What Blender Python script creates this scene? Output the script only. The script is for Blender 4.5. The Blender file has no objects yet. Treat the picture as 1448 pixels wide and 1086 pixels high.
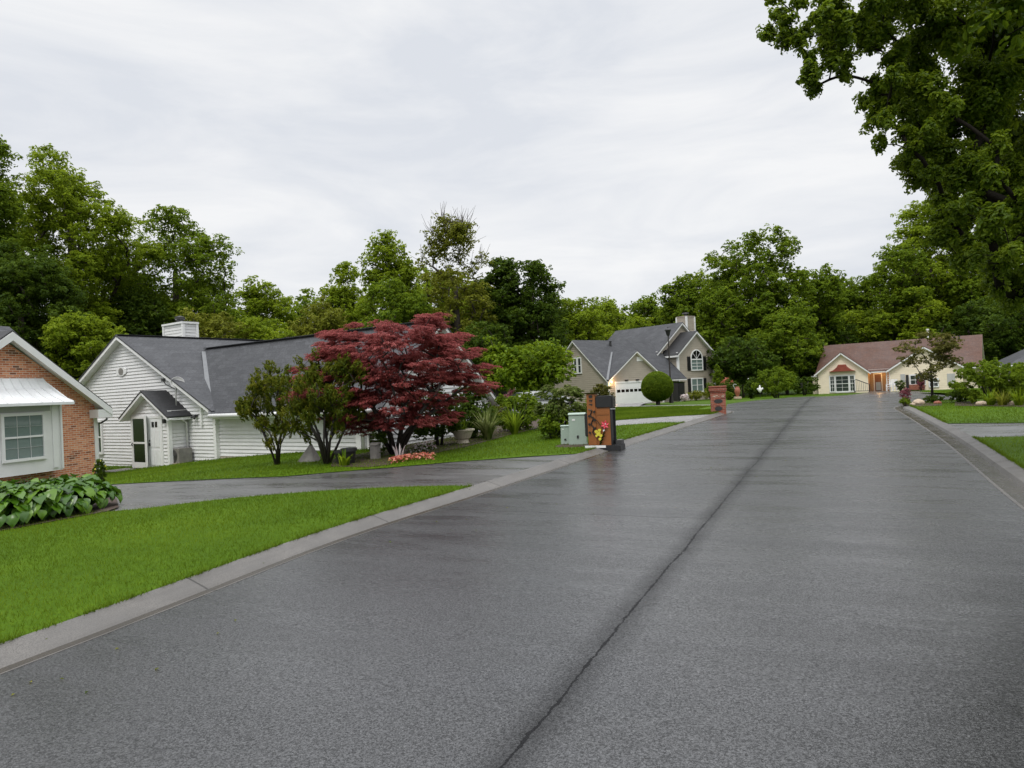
import bpy, bmesh, math, random
import numpy as np
from mathutils import Vector, Matrix

# ---------------------------------------------------------------- basics
scene = bpy.context.scene
COL = scene.collection
rad = math.radians
F = 978.0; ROLL = rad(2.7); PITCH = math.atan(7 / 978); CAMZ = 1.8

def ray(px, py):
    """direction (per metre of depth) of a photograph pixel, used to lay the plan out"""
    a = px - 724; b = 543 - py
    X = a * math.cos(ROLL) + b * math.sin(ROLL); U = -a * math.sin(ROLL) + b * math.cos(ROLL)
    Y = F * math.cos(PITCH) - U * math.sin(PITCH); Z = F * math.sin(PITCH) + U * math.cos(PITCH)
    return (X / Y, 1.0, Z / Y)

def at(px, py, Y):
    d = ray(px, py); return Vector((d[0] * Y, Y, CAMZ + d[2] * Y))

# road frame: s runs along the street, t to its right
UX, UY = 0.42705, 0.90423
def st(x, y): return (x * UX + y * UY, x * UY - y * UX)
def xy(s, t): return (s * UX + t * UY, s * UY - t * UX)
_ks = np.array([-60, -20, 0, 30, 38, 45, 55, 65, 75, 90, 300.])
_kz = np.array([-.6, -.26, 0, .395, .48, .45, .2, -.1, -.3, -.4, -.4])
_off = np.linspace(-5, 5, 11)
def zr(s):
    s = np.asarray(s, float)
    return np.interp(s[..., None] + _off, _ks, _kz).mean(-1)
def zg(x, y):
    x = np.asarray(x, float); y = np.asarray(y, float)
    s = x * UX + y * UY; t = x * UY - y * UX
    w = np.maximum(0, -t - 5.3); w2 = np.clip(t - 2.4, 0, 30)
    wl = np.minimum(w, 20)
    fade = 1 - .7 * np.clip((s - 25) / 20, 0, 1)
    drop = fade * .0025 * wl * wl + .02 * np.clip(w - 20, 0, 20)
    return zr(s) + .08 - drop + .008 * w2
def gz(x, y): return float(zg(x, y))
def gp(px, py, road=False, ymax=90):
    d = ray(px, py); Y = 2.5
    def f(Y):
        x = d[0] * Y
        g = float(zr(x * UX + Y * UY)) if road else gz(x, Y)
        return CAMZ + d[2] * Y - g
    while Y < ymax and f(Y) > 0: Y += .25
    lo, hi = Y - .25, Y
    for _ in range(20):
        m = (lo + hi) / 2
        if f(m) > 0: lo = m
        else: hi = m
    return (d[0] * hi, hi)
def pl(px, Y, py=560):
    return (ray(px, py)[0] * Y, Y)
def gnd(px, py):
    x, y = gp(px, py); return Vector((x, y, gz(x, y)))

# ---------------------------------------------------------------- tagging
def tag(o, label=None, cat=None, group=None, kind=None):
    if label: o['label'] = label
    if cat: o['category'] = cat
    if group: o['group'] = group
    if kind: o['kind'] = kind
    return o
def thing(name, label, cat, loc=(0, 0, 0), rz=0, group=None):
    o = bpy.data.objects.new(name, None); COL.objects.link(o)
    o.location = loc; o.rotation_euler = (0, 0, rz); o.empty_display_size = .2
    return tag(o, label, cat, group)
def link(name, me, mat, parent=None):
    o = bpy.data.objects.new(name, me); COL.objects.link(o)
    for m in (mat if isinstance(mat, (list, tuple)) else [mat]): me.materials.append(m)
    if parent is not None: o.parent = parent
    return o

class MB:
    """collects simple solids; build() links them as ONE mesh"""
    def __init__(self, xf=None): self.v = []; self.f = []; self.xf = xf
    def poly(self, pts):
        n = len(self.v); self.v += [Vector(p) for p in pts]; self.f.append(list(range(n, n + len(pts)))); return self
    def box(self, x0, x1, y0, y1, z0, z1):
        n = len(self.v)
        self.v += [Vector((x, y, z)) for z in (z0, z1) for x, y in ((x0, y0), (x1, y0), (x1, y1), (x0, y1))]
        for q in ((0, 3, 2, 1), (4, 5, 6, 7), (0, 1, 5, 4), (1, 2, 6, 5), (2, 3, 7, 6), (3, 0, 4, 7)): self.f.append([n + i for i in q])
        return self
    def prism(self, pts, d):
        n = len(self.v); k = len(pts); d = Vector(d)
        self.v += [Vector(p) for p in pts] + [Vector(p) + d for p in pts]
        self.f.append(list(range(n + k - 1, n - 1, -1))); self.f.append(list(range(n + k, n + 2 * k)))
        for i in range(k):
            j = (i + 1) % k; self.f.append([n + i, n + j, n + k + j, n + k + i])
        return self
    def slab(self, pts, th): return self.prism(pts, (0, 0, -th))
    def beam(self, p, q, w, h):
        p = Vector(p); q = Vector(q); d = (q - p).normalized()
        up = Vector((0, 0, 1)) if abs(d.z) < .95 else Vector((1, 0, 0))
        s = d.cross(up).normalized() * w / 2; u = s.cross(d).normalized() * h / 2
        return self.prism([p - s - u, p + s - u, p + s + u, p - s + u], q - p)
    def tube(self, pts, r, n=6, cap=True):
        pts = [Vector(p) for p in pts]; rr = r if isinstance(r, (list, tuple)) else [r] * len(pts)
        base = len(self.v); a = None
        for i, p in enumerate(pts):
            d = (pts[min(i + 1, len(pts) - 1)] - pts[max(i - 1, 0)])
            d = d.normalized() if d.length > 1e-9 else Vector((0, 0, 1))
            if a is None: a = d.orthogonal().normalized()
            a = (a - d * a.dot(d)); a = a.normalized() if a.length > 1e-6 else d.orthogonal().normalized()
            b = d.cross(a)
            for k in range(n):
                t = 2 * math.pi * k / n; self.v.append(p + (a * math.cos(t) + b * math.sin(t)) * rr[i])
        for i in range(len(pts) - 1):
            for k in range(n):
                self.f.append([base + i * n + k, base + i * n + (k + 1) % n, base + (i + 1) * n + (k + 1) % n, base + (i + 1) * n + k])
        if cap:
            self.f.append([base + k for k in range(n)][::-1]); e = base + (len(pts) - 1) * n
            self.f.append([e + k for k in range(n)])
        return self
    def lathe(self, prof, n=16, c=(0, 0, 0)):
        base = len(self.v); c = Vector(c)
        for r, z in prof:
            for k in range(n):
                t = 2 * math.pi * k / n; self.v.append(c + Vector((r * math.cos(t), r * math.sin(t), z)))
        for i in range(len(prof) - 1):
            for k in range(n):
                self.f.append([base + i * n + k, base + i * n + (k + 1) % n, base + (i + 1) * n + (k + 1) % n, base + (i + 1) * n + k])
        self.f.append([base + k for k in range(n)][::-1]); e = base + (len(prof) - 1) * n; self.f.append([e + k for k in range(n)])
        return self
    def siding(self, poly, step=.16, lip=.022, v0=0.0):
        """lapped boards over a convex wall outline [(u, z)], outward is +v"""
        z0 = min(p[1] for p in poly); z1 = max(p[1] for p in poly)
        def clip(pp, z, keep_above):
            out = []
            for i in range(len(pp)):
                a, b = pp[i], pp[(i + 1) % len(pp)]
                ia = (a[1] >= z) == keep_above or abs(a[1] - z) < 1e-9; ib = (b[1] >= z) == keep_above or abs(b[1] - z) < 1e-9
                if ia: out.append(a)
                if ia != ib:
                    k = (z - a[1]) / (b[1] - a[1]); out.append((a[0] + (b[0] - a[0]) * k, z))
            return out
        z = z0
        while z < z1 - 1e-4:
            q = clip(clip(poly, z, True), min(z + step, z1), False)
            if len(q) >= 3:
                self.poly([(u, v0 + lip * (1 - (zz - z) / step), zz) for u, zz in q])
                us = [u for u, zz in q if abs(zz - z) < 1e-6]
                if len(us) >= 2: self.poly([(min(us), v0, z), (max(us), v0, z), (max(us), v0 + lip, z), (min(us), v0 + lip, z)])
            z += step
        return self
    def build(self, name, mat, parent=None, smooth=False, bevel=0, recalc=True):
        bm = bmesh.new(); vs = [bm.verts.new(self.xf @ p if self.xf is not None else p) for p in self.v]
        for f in self.f:
            try: bm.faces.new([vs[i] for i in f])
            except ValueError: pass
        if recalc: bmesh.ops.recalc_face_normals(bm, faces=bm.faces)
        if bevel:
            bmesh.ops.bevel(bm, geom=[e for e in bm.edges if len(e.link_faces) == 2 and e.calc_face_angle(0) > .5], offset=bevel, segments=2, affect='EDGES', clamp_overlap=True)
        me = bpy.data.meshes.new(name); bm.to_mesh(me); bm.free()
        if smooth:
            for p in me.polygons: p.use_smooth = True
        return link(name, me, mat, parent)

def wall_frame(origin, ang):
    """wall space (u along, v outward, z up) -> parent space; ang = direction of u"""
    c, s = math.cos(ang), math.sin(ang)
    return Matrix(((c, s, 0, origin[0]), (s, -c, 0, origin[1]), (0, 0, 1, origin[2] if len(origin) > 2 else 0), (0, 0, 0, 1)))

# ---------------------------------------------------------------- materials
class N:
    def __init__(self, name):
        self.m = bpy.data.materials.new(name); self.m.use_nodes = True
        self.t = self.m.node_tree; self.t.nodes.clear()
        self.out = self.t.nodes.new('ShaderNodeOutputMaterial')
    def n(self, typ, **kw):
        nd = self.t.nodes.new(typ)
        for k, v in kw.items():
            if k.startswith('i_'):
                key = k[2:]; nd.inputs[int(key) if key.isdigit() else key.replace('_', ' ')].default_value = v
            else: setattr(nd, k, v)
        return nd
    def l(self, a, b): self.t.links.new(a, b)
    def sock(self, nd, key, v):
        s = nd.inputs[key]
        if hasattr(v, 'is_output'): self.l(v, s)
        else: s.default_value = v
    def math(self, op, a, b=0.0, c=None, clamp=False):
        nd = self.n('ShaderNodeMath', operation=op, use_clamp=clamp); self.sock(nd, 0, a); self.sock(nd, 1, b)
        if c is not None: self.sock(nd, 2, c)
        return nd.outputs[0]
    def mix(self, fac, a, b, blend='MIX'):
        nd = self.n('ShaderNodeMix', data_type='RGBA', blend_type=blend)
        self.sock(nd, 0, fac)
        for i, v in ((6, a), (7, b)):
            if hasattr(v, 'is_output'): self.l(v, nd.inputs[i])
            else: nd.inputs[i].default_value = (*v, 1) if len(v) == 3 else v
        return nd.outputs[2]
    def ramp(self, fac, *stops):
        nd = self.n('ShaderNodeValToRGB'); self.l(fac, nd.inputs[0]); e = nd.color_ramp.elements
        while len(e) < len(stops): e.new(.5)
        for i, (p, c) in enumerate(stops):
            e[i].position = p; e[i].color = (*c, 1) if not isinstance(c, (int, float)) else (c, c, c, 1)
        return nd.outputs[0]
    def coord(self, kind='Object', scale=None):
        tc = self.n('ShaderNodeTexCoord'); o = tc.outputs[kind]
        if scale is not None:
            mp = self.n('ShaderNodeMapping'); self.l(o, mp.inputs[0]); mp.inputs['Scale'].default_value = scale; o = mp.outputs[0]
        return o
    def noise(self, vec, scale, detail=3, rough=.6, out='Fac', dist=0):
        nd = self.n('ShaderNodeTexNoise'); self.l(vec, nd.inputs['Vector'])
        nd.inputs['Scale'].default_value = scale; nd.inputs['Detail'].default_value = detail; nd.inputs['Roughness'].default_value = rough; nd.inputs['Distortion'].default_value = dist
        return nd.outputs[out]
    def bump(self, h, strength, dist=.01, normal=None):
        nd = self.n('ShaderNodeBump'); self.l(h, nd.inputs['Height']); nd.inputs['Strength'].default_value = strength; nd.inputs['Distance'].default_value = dist
        if normal is not None: self.l(normal, nd.inputs['Normal'])
        return nd.outputs[0]
    def bsdf(self, col, rough=.5, normal=None, spec=.5, metal=0.0, coat=0.0):
        b = self.n('ShaderNodeBsdfPrincipled')
        if hasattr(col, 'is_output'): self.l(col, b.inputs['Base Color'])
        else: b.inputs['Base Color'].default_value = (*col, 1)
        self.sock(b, 'Roughness', rough); self.sock(b, 'Specular IOR Level', spec); self.sock(b, 'Metallic', metal); self.sock(b, 'Coat Weight', coat)
        if normal is not None: self.l(normal, b.inputs['Normal'])
        return b
    def done(self, sh): self.l(sh, self.out.inputs['Surface']); return self.m

def m_plain(name, col, rough=.5, var=.12, scale=3.0, bump=.0, bscale=40.0, spec=.5, metal=0.0):
    n = N(name); co = n.coord()
    f = n.noise(co, scale, 4); f2 = n.noise(co, scale * 9, 2)
    f = n.math('ADD', n.math('MULTIPLY', f, .65), n.math('MULTIPLY', f2, .35))
    c = n.ramp(f, (.3, tuple(x * (1 - var) for x in col)), (.7, tuple(min(1, x * (1 + var)) for x in col)))
    nm = n.bump(n.noise(co, bscale, 3), bump, .01) if bump else None
    return n.done(n.bsdf(c, rough, nm, spec, metal).outputs[0])

def m_leaf(name, dark, mid, light, rough=.42, trans=.3, spec=.4):
    """leaf colour from a random tint stored per leaf"""
    n = N(name); a = n.n('ShaderNodeAttribute', attribute_name='tint')
    c = n.ramp(a.outputs['Fac'], (.0, dark), (.5, mid), (1., light))
    b = n.bsdf(c, rough, None, spec)
    tr = n.n('ShaderNodeBsdfTranslucent'); n.l(n.mix(.5, c, light), tr.inputs[0])
    mx = n.n('ShaderNodeMixShader'); mx.inputs[0].default_value = trans
    n.l(b.outputs[0], mx.inputs[1]); n.l(tr.outputs[0], mx.inputs[2])
    return n.done(mx.outputs[0])

def m_siding(name, col, dirt=(.5, .47, .42)):
    n = N(name); co = n.coord()
    f = n.noise(n.coord('Object', (1, 1, 4)), 1.2, 4)
    c = n.ramp(f, (.3, tuple(x * .88 for x in col)), (.65, col))
    streak = n.noise(n.coord('Object', (3, 3, .35)), 2.2, 5, .7)
    c = n.mix(n.math('MULTIPLY', n.ramp(streak, (.5, 0), (.75, 1)), .22), c, dirt)
    return n.done(n.bsdf(c, .55, n.bump(n.noise(co, 30, 2), .08), .4).outputs[0])

def m_shingle(name, c1, c2, scale=1.0):
    n = N(name); co = n.coord()
    sx = n.n('ShaderNodeSeparateXYZ'); n.l(co, sx.inputs[0])
    cb = n.n('ShaderNodeCombineXYZ')
    n.l(n.math('ADD', sx.outputs[0], sx.outputs[1]), cb.inputs[0]); n.l(n.math('MULTIPLY', sx.outputs[2], 1.5), cb.inputs[1])
    br = n.n('ShaderNodeTexBrick'); n.l(cb.outputs[0], br.inputs['Vector'])
    br.inputs['Scale'].default_value = 1; br.inputs['Brick Width'].default_value = .32 * scale; br.inputs['Row Height'].default_value = .16 * scale
    br.inputs['Mortar Size'].default_value = .012; br.inputs['Mortar Smooth'].default_value = .3; br.inputs['Bias'].default_value = 0
    br.inputs['Color1'].default_value = (*c1, 1); br.inputs['Color2'].default_value = (*c2, 1); br.inputs['Mortar'].default_value = (*[x * .3 for x in c1], 1)
    big = n.noise(co, .7, 4); fine = n.noise(co, 45, 2)
    c = n.mix(n.math('MULTIPLY', big, .5), br.outputs['Color'], tuple(x * 1.5 for x in c2))
    c = n.mix(n.math('MULTIPLY', n.ramp(n.noise(n.coord('Object', (1, 1, 2.5)), 9, 3, .7), (.4, 0), (.62, 1)), .6), c, tuple(x * .45 for x in c1)); c = n.mix(n.math('MULTIPLY', fine, .35), c, tuple(x * .5 for x in c1))
    nm = n.bump(br.outputs['Fac'], -.5, .01, n.bump(fine, .5, .01))
    return n.done(n.bsdf(c, n.ramp(big, (.3, .5), (.7, .72)), nm, .4).outputs[0])

def m_brick(name, cols, mortar, bw=.215, bh=.0735):
    n = N(name); co = n.coord()
    sx = n.n('ShaderNodeSeparateXYZ'); n.l(co, sx.inputs[0])
    cb = n.n('ShaderNodeCombineXYZ'); n.l(n.math('ADD', sx.outputs[0], sx.outputs[1]), cb.inputs[0]); n.l(sx.outputs[2], cb.inputs[1])
    br = n.n('ShaderNodeTexBrick'); n.l(cb.outputs[0], br.inputs['Vector'])
    br.inputs['Scale'].default_value = 1; br.inputs['Brick Width'].default_value = bw; br.inputs['Row Height'].default_value = bh
    br.inputs['Mortar Size'].default_value = .0085; br.inputs['Mortar Smooth'].default_value = .2; br.inputs['Bias'].default_value = 0
    br.inputs['Color1'].default_value = (0, 0, 0, 1); br.inputs['Color2'].default_value = (1, 1, 1, 1); br.inputs['Mortar'].default_value = (.5, .5, .5, 1)
    c = n.ramp(br.outputs['Color'], (0, cols[0]), (.12, cols[1]), (.55, cols[2]), (1, cols[3]))
    c = n.mix(n.math('MULTIPLY', n.noise(co, 14, 4), .45), c, tuple(x * .62 for x in cols[2]))
    bl = n.noise(co, 1.3, 4); c = n.mix(n.math('MULTIPLY', n.ramp(bl, (.45, 0), (.7, 1)), .3), c, cols[1])
    c = n.mix(br.outputs['Fac'], c, mortar)
    nm = n.bump(br.outputs['Fac'], -.6, .008, n.bump(n.noise(co, 90, 3), .25, .004))
    return n.done(n.bsdf(c, .75, nm, .3).outputs[0])

def m_asphalt(name, base, wet=(.16, .42), road=False, spec=.5):
    n = N(name); co = n.coord()
    big = n.noise(co, .35, 4); mid = n.noise(co, 2.2, 5, .65)
    streak = n.noise(n.coord('Object', (.5, 2.6, 1)), .8, 5, .65, dist=.4)
    grit = n.noise(co, 85, 2, .7)
    vo = n.n('ShaderNodeTexVoronoi'); n.l(co, vo.inputs['Vector']); vo.inputs['Scale'].default_value = 110
    c = n.ramp(mid, (.3, tuple(x * .78 for x in base)), (.7, tuple(x * 1.2 for x in base)))
    c = n.mix(n.math('MULTIPLY', n.ramp(big, (.4, 0), (.65, 1)), .35), c, tuple(x * .62 for x in base))
    vc = n.n('ShaderNodeSeparateColor'); n.l(vo.outputs['Color'], vc.inputs[0])
    coarse = n.noise(co, 78, 2, .7, dist=1.0)
    c = n.mix(n.ramp(coarse, (.40, .85), (.52, 0)), c, tuple(x * .22 for x in base))
    c = n.mix(n.ramp(coarse, (.53, 0), (.62, .9)), c, tuple(x * 3.0 for x in base))
    fleck = n.math('MULTIPLY', n.math('LESS_THAN', vo.outputs['Distance'], n.math('MULTIPLY', vc.outputs[1], .62)), n.math('POWER', vc.outputs[0], 3))
    c = n.mix(n.math('MULTIPLY', fleck, .8), c, (.10, .10, .10))
    rough = n.ramp(streak, (.38, wet[0]), (.62, wet[1]))
    dry = None
    h = n.math('ADD', n.math('MULTIPLY', grit, .4), n.math('ADD', n.math('MULTIPLY', coarse, 1.6), n.math('MULTIPLY', vo.outputs['Distance'], .5)))
    if road:
        sx = n.n('ShaderNodeSeparateXYZ'); n.l(co, sx.inputs[0]); T, S = sx.outputs[0], sx.outputs[1]
        wob = n.math('MULTIPLY', n.math('SUBTRACT', n.noise(n.coord('Object', (0, 1, 0)), .3, 3, .5), .5), .13)
        jag = n.math('MULTIPLY', n.math('SUBTRACT', n.noise(co, 14, 3, .7), .5), .05)
        d = n.math('ABSOLUTE', n.math('ADD', n.math('ADD', n.math('ADD', T, 1.5), wob), jag))
        width = n.math('MULTIPLY', n.ramp(n.noise(n.coord('Object', (0, 1, 0)), 3, 3), (.3, .2), (.7, 1)), .014)
        crack = n.math('LESS_THAN', d, width)
        halo = n.ramp(n.math('MULTIPLY', d, 5.0), (.0, 1.), (1, 0))
        halo = n.math('MULTIPLY', halo, n.ramp(mid, (.3, .55), (.6, 1)))
        # thin cracks across the carriageway
        tot = None
        for k, (s0, lim) in enumerate(((8.6, -1.5), (18.3, 2), (24.5, 2), (12.8, 1.2), (29, 2))):
            w2 = n.math('MULTIPLY', n.math('SUBTRACT', n.noise(n.coord('Object', (1, 0, 0)), 1.1 + .2 * k, 4, .6), .5), .22)
            dd = n.math('ABSOLUTE', n.math('ADD', n.math('SUBTRACT', S, s0), w2))
            cr = n.math('LESS_THAN', dd, .004 + .0009 * s0)
            cr = n.math('MULTIPLY', cr, n.math('LESS_THAN', T, lim)); cr = n.math('MULTIPLY', cr, n.math('GREATER_THAN', n.noise(n.coord('Object', (1, 1, 0)), 1.3, 2), .42 + .02 * (k % 3)))
            tot = cr if tot is None else n.math('MAXIMUM', tot, cr)
        c = n.mix(n.math('MULTIPLY', halo, .7), c, tuple(x * .45 for x in base))
        allc = n.math('MAXIMUM', n.math('MULTIPLY', crack, .92), n.math('MULTIPLY', tot, .5))
        c = n.mix(allc, c, (.008, .008, .009))
        h = n.math('SUBTRACT', h, n.math('MULTIPLY', allc, 1.5)); dry = n.math('SUBTRACT', 1.0, n.math('MAXIMUM', allc, n.math('MULTIPLY', halo, .6)))
    nm = n.bump(h, .6, .006, n.bump(mid, .12, .02))
    b = n.bsdf(c, .5, nm, spec)
    n.l(n.ramp(n.math('ADD', n.math('MULTIPLY', streak, .6), n.math('MULTIPLY', big, .4)), (.36, 1.), (.62, .75)) if dry is None else n.math('MULTIPLY', n.math('MULTIPLY', dry, n.ramp(coarse, (.40, .45), (.56, 1))), n.ramp(n.math('ADD', n.math('MULTIPLY', streak, .6), n.math('MULTIPLY', big, .4)), (.36, 1.), (.62, .84))), b.inputs['Coat Weight']); b.inputs['Coat IOR'].default_value = 2.1; n.l(rough, b.inputs['Coat Roughness'])
    n.l(n.bump(h, .075, .005, n.bump(mid, .08, .02)), b.inputs['Coat Normal'])
    return n.done(b.outputs[0])

def m_concrete(name, base, joint=0.0, rough=(.3, .6)):
    n = N(name); co = n.coord()
    mid = n.noise(co, 2.6, 5, .65); fine = n.noise(co, 60, 3)
    c = n.ramp(mid, (.3, tuple(x * .68 for x in base)), (.7, tuple(x * 1.1 for x in base)))
    st_ = n.noise(n.coord('Object', (2.5, .5, 1)), 1.5, 4)
    c = n.mix(n.math('MULTIPLY', n.ramp(st_, (.5, 0), (.7, 1)), .35), c, tuple(x * .5 for x in base))
    c = n.mix(n.math('MULTIPLY', n.ramp(n.noise(co, 110, 2, .7), (.42, 0), (.6, 1)), .75), c, tuple(x * .45 for x in base)); c = n.mix(n.math('MULTIPLY', n.ramp(n.noise(co, .9, 4), (.45, 0), (.6, 1)), .55), c, tuple(x * .55 for x in base))
    h = fine
    if joint:
        sx = n.n('ShaderNodeSeparateXYZ'); n.l(co, sx.inputs[0])
        fr = n.math('FRACT', n.math('DIVIDE', n.math('ADD', sx.outputs[1], 100.4), joint)); j = n.math('LESS_THAN', fr, .022 / joint)
        c = n.mix(n.math('MULTIPLY', n.ramp(n.noise(n.coord('Object', (3, .25, 1)), 3, 5, .7), (.45, 0), (.6, 1)), .35), c, tuple(x * .45 for x in base)); c = n.mix(n.math('MULTIPLY', j, .85), c, (.03, .028, .025)); h = n.math('SUBTRACT', fine, j)
    return n.done(n.bsdf(c, n.ramp(mid, (.3, rough[0]), (.7, rough[1])), n.bump(h, .4, .006), .25).outputs[0])

def m_grass(name, c0, c1, c2):
    n = N(name); co = n.coord()
    big = n.noise(co, .5, 4); mid = n.noise(co, 7, 4, .7); fine = n.noise(n.coord('Object', (1, .5, 1)), 60, 3, .7)
    f = n.math('ADD', n.math('MULTIPLY', big, .4), n.math('ADD', n.math('MULTIPLY', mid, .3), n.math('MULTIPLY', fine, .3)))
    c = n.ramp(f, (.32, c0), (.5, c1), (.68, c2))
    return n.done(n.bsdf(c, .65, n.bump(fine, .9, .03, n.bump(mid, .4, .05)), .06).outputs[0])

def m_emit(name, col, s):
    n = N(name); e = n.n('ShaderNodeEmission'); e.inputs[0].default_value = (*col, 1); e.inputs[1].default_value = s
    return n.done(e.outputs[0])

M = {}
M['asphalt'] = m_asphalt('wet_asphalt', (.016, .016, .0165), (.22, .35), road=True, spec=.08)
M['drive'] = m_asphalt('driveway_asphalt', (.05, .048, .046), (.2, .42), spec=.15)
M['concrete'] = m_concrete('kerb_concrete', (.17,.16,.148), 3.0, (.35,.65))
M['gutter'] = m_concrete('gutter_concrete', (.055,.045,.032), 3.0, (.15,.35))
M['path'] = m_concrete('driveway_concrete', (.30,.29,.285), 0, (.2,.45))
M['lawn'] = m_grass('lawn_turf', (.034,.07,.002), (.06,.118,.003), (.10,.17,.005))
M['ground'] = m_grass('field_turf', (.030,.062,.003), (.052,.10,.004), (.08,.135,.006))
M['mulch'] = m_plain('mulch', (.045, .026, .017), .85, .5, 12, .8, 40)
M['blade'] = m_leaf('grass_blade', (.042,.078,.006), (.092,.152,.011), (.18,.25,.022), .7, .35, .03)
M['white_siding'] = m_siding('white_siding', (.70, .70, .695))
M['beige_siding'] = m_siding('beige_siding', (.37, .325, .265), (.26, .22, .17))
M['cream_siding'] = m_siding('cream_siding', (.82, .72, .55), (.55, .45, .33))
M['white_paint'] = m_plain('white_paint', (.72, .72, .71), .45, .05, 2)
M['white_metal'] = m_plain('painted_metal', (.74, .75, .75), .35, .12, 1.4, .1, 6)
M['soffit_grey'] = m_plain('grey_panel', (.40, .41, .40), .5, .08)
M['roof_grey'] = m_shingle('charcoal_shingles', (.020, .021, .025), (.060, .062, .068), 1.5)
M['roof_black'] = m_shingle('black_shingles', (.012, .012, .013), (.022, .022, .024))
M['roof_brown'] = m_shingle('brown_shingles', (.064, .025, .014), (.115, .052, .031))
M['ridge_light'] = m_plain('valley_flashing', (.12, .125, .13), .5, .2)
M['copper'] = m_plain('red_copper', (.23, .05, .03), .4, .3)
M['brick'] = m_brick('orange_brick', ((.08, .03, .02), (.42, .13, .056), (.64, .22, .095), (.76, .36, .20)), (.60, .52, .44))
M['brick_red'] = m_brick('red_brick', ((.06, .02, .015), (.21, .05, .028), (.28, .07, .04), (.33, .11, .07)), (.26, .17, .13))
M['glass'] = m_plain('window_glass', (.035, .045, .042), .06, .25, 1.5, 0, 1, .8)
M['glass_blind'] = m_plain('glass_over_blind', (.15, .20, .185), .08, .12, 1.0, 0, 1, .7)
M['dark_glass'] = m_plain('dark_screen', (.008, .008, .009), .12, .3, 2, 0, 1, .5)
M['black'] = m_plain('black_paint', (.012, .012, .013), .4, .2)
M['dark_metal'] = m_plain('dark_metal', (.03, .03, .03), .35, .3)
M['grey_box'] = m_plain('weathered_grey', (.19, .18, .165), .6, .35, 5)
M['dish'] = m_plain('dish_grey', (.42, .42, .41), .4, .15)
M['bark'] = m_plain('bark', (.045, .034, .026), .85, .4, 6, .9, 18)
M['bark_dark'] = m_plain('dark_wet_bark', (.020, .015, .012), .55, .4, 6, .8, 22)
M['wood'] = m_plain('orange_stained_wood', (.25,.085,.018), .4, .12, 1.2, .2, 14)
M['util'] = m_plain('pale_green_enamel', (.31, .385, .325), .45, .08, 2)
M['bark_near'] = m_plain('blackish_bark', (.010, .008, .006), .8, .4, 6, .8, 22, .1)  # even near-black bark colour of the overhanging tree
M['brown'] = m_plain('brown_weathered', (.16, .07, .04), .6, .3)
M['terracotta'] = m_plain('terracotta', (.27, .09, .05), .6, .25)
M['stone'] = m_plain('pale_stone', (.42, .33, .24), .7, .3, 5, .5, 20)
M['planter'] = m_plain('cream_planter', (.48, .43, .33), .6, .2)
M['pink'] = m_plain('pink_enamel', (.72, .09, .13), .35, .2, 8)
M['yellow'] = m_plain('yellow_enamel', (.62, .55, .05), .4, .2, 8)
M['tan'] = m_plain('foundation_block', (.40, .35, .28), .75, .2, 3, .4)
M['car_white'] = m_plain('car_paint', (.40,.41,.42), .2, .04, 1, 0, 1, .5)
M['rubber'] = m_plain('rubber', (.015, .015, .015), .7, .2)
M['steel'] = m_plain('brushed_steel', (.45, .45, .46), .3, .1, 4, 0, 1, .5, .8)
M['lit'] = m_emit('lamp_glow', (1, .6, .28), 5)
M['porch_wall'] = m_plain('porch_wood', (.38, .25, .14), .6, .15)
# leaves: dark, mid, light
M['lf_bright'] = m_leaf('leaf_bright', (.045,.07,.004), (.16,.235,.012), (.30,.37,.024), .55, .52, .1)
M['lf_mid'] = m_leaf('leaf_mid', (.024,.045,.004), (.11,.18,.011), (.23,.30,.02), .55, .52, .1)
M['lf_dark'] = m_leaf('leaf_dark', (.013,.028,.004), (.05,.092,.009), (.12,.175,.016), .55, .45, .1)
M['lf_yellow'] = m_leaf('leaf_yellow', (0.055, 0.066, 0.005), (0.15, 0.17, 0.014), (0.28, 0.29, 0.035), .55, .40, .12)
M['lf_near'] = m_leaf('leaf_near', (.026,.052,.004), (.09,.15,.008), (.24,.31,.02), .42, .52, .2)
M['lf_red'] = m_leaf('leaf_red', (.06,.014,.013), (.24,.05,.047), (.50,.16,.15), .5, .45, .12)
M['lf_gold'] = m_leaf('leaf_gold', (.024,.048,.005), (.09,.13,.010), (.25,.23,.022), .55, .42, .1)
M['lf_pale'] = m_leaf('leaf_pale', (.03,.06,.006), (.09,.14,.016), (.34,.36,.14), .55, .4, .1)
M['lf_lime'] = m_leaf('leaf_lime', (0.042, 0.08, 0.004), (0.125, 0.205, 0.008), (0.25, 0.32, 0.018), .55, .40, .12)
M['lf_olive'] = m_leaf('leaf_olive', (.04,.04,.008), (.10,.105,.02), (.20,.18,.04), .55, .4, .1)
M['lf_hosta'] = m_leaf('leaf_hosta', (.020,.060,.005), (.05,.125,.008), (.11,.21,.016), .26, .2, .3)
M['lf_barberry'] = m_leaf('leaf_barberry', (.09, .02, .03), (.22, .05, .07), (.42, .18, .2))
M['lf_orange'] = m_leaf('petal_orange', (.28,.05,.035), (.5,.13,.08), (.66,.32,.22), .5, .3)
M['lf_white'] = m_leaf('petal_white', (.5, .3, .3), (.7, .6, .6), (.8, .8, .78), .5, .3)
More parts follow.
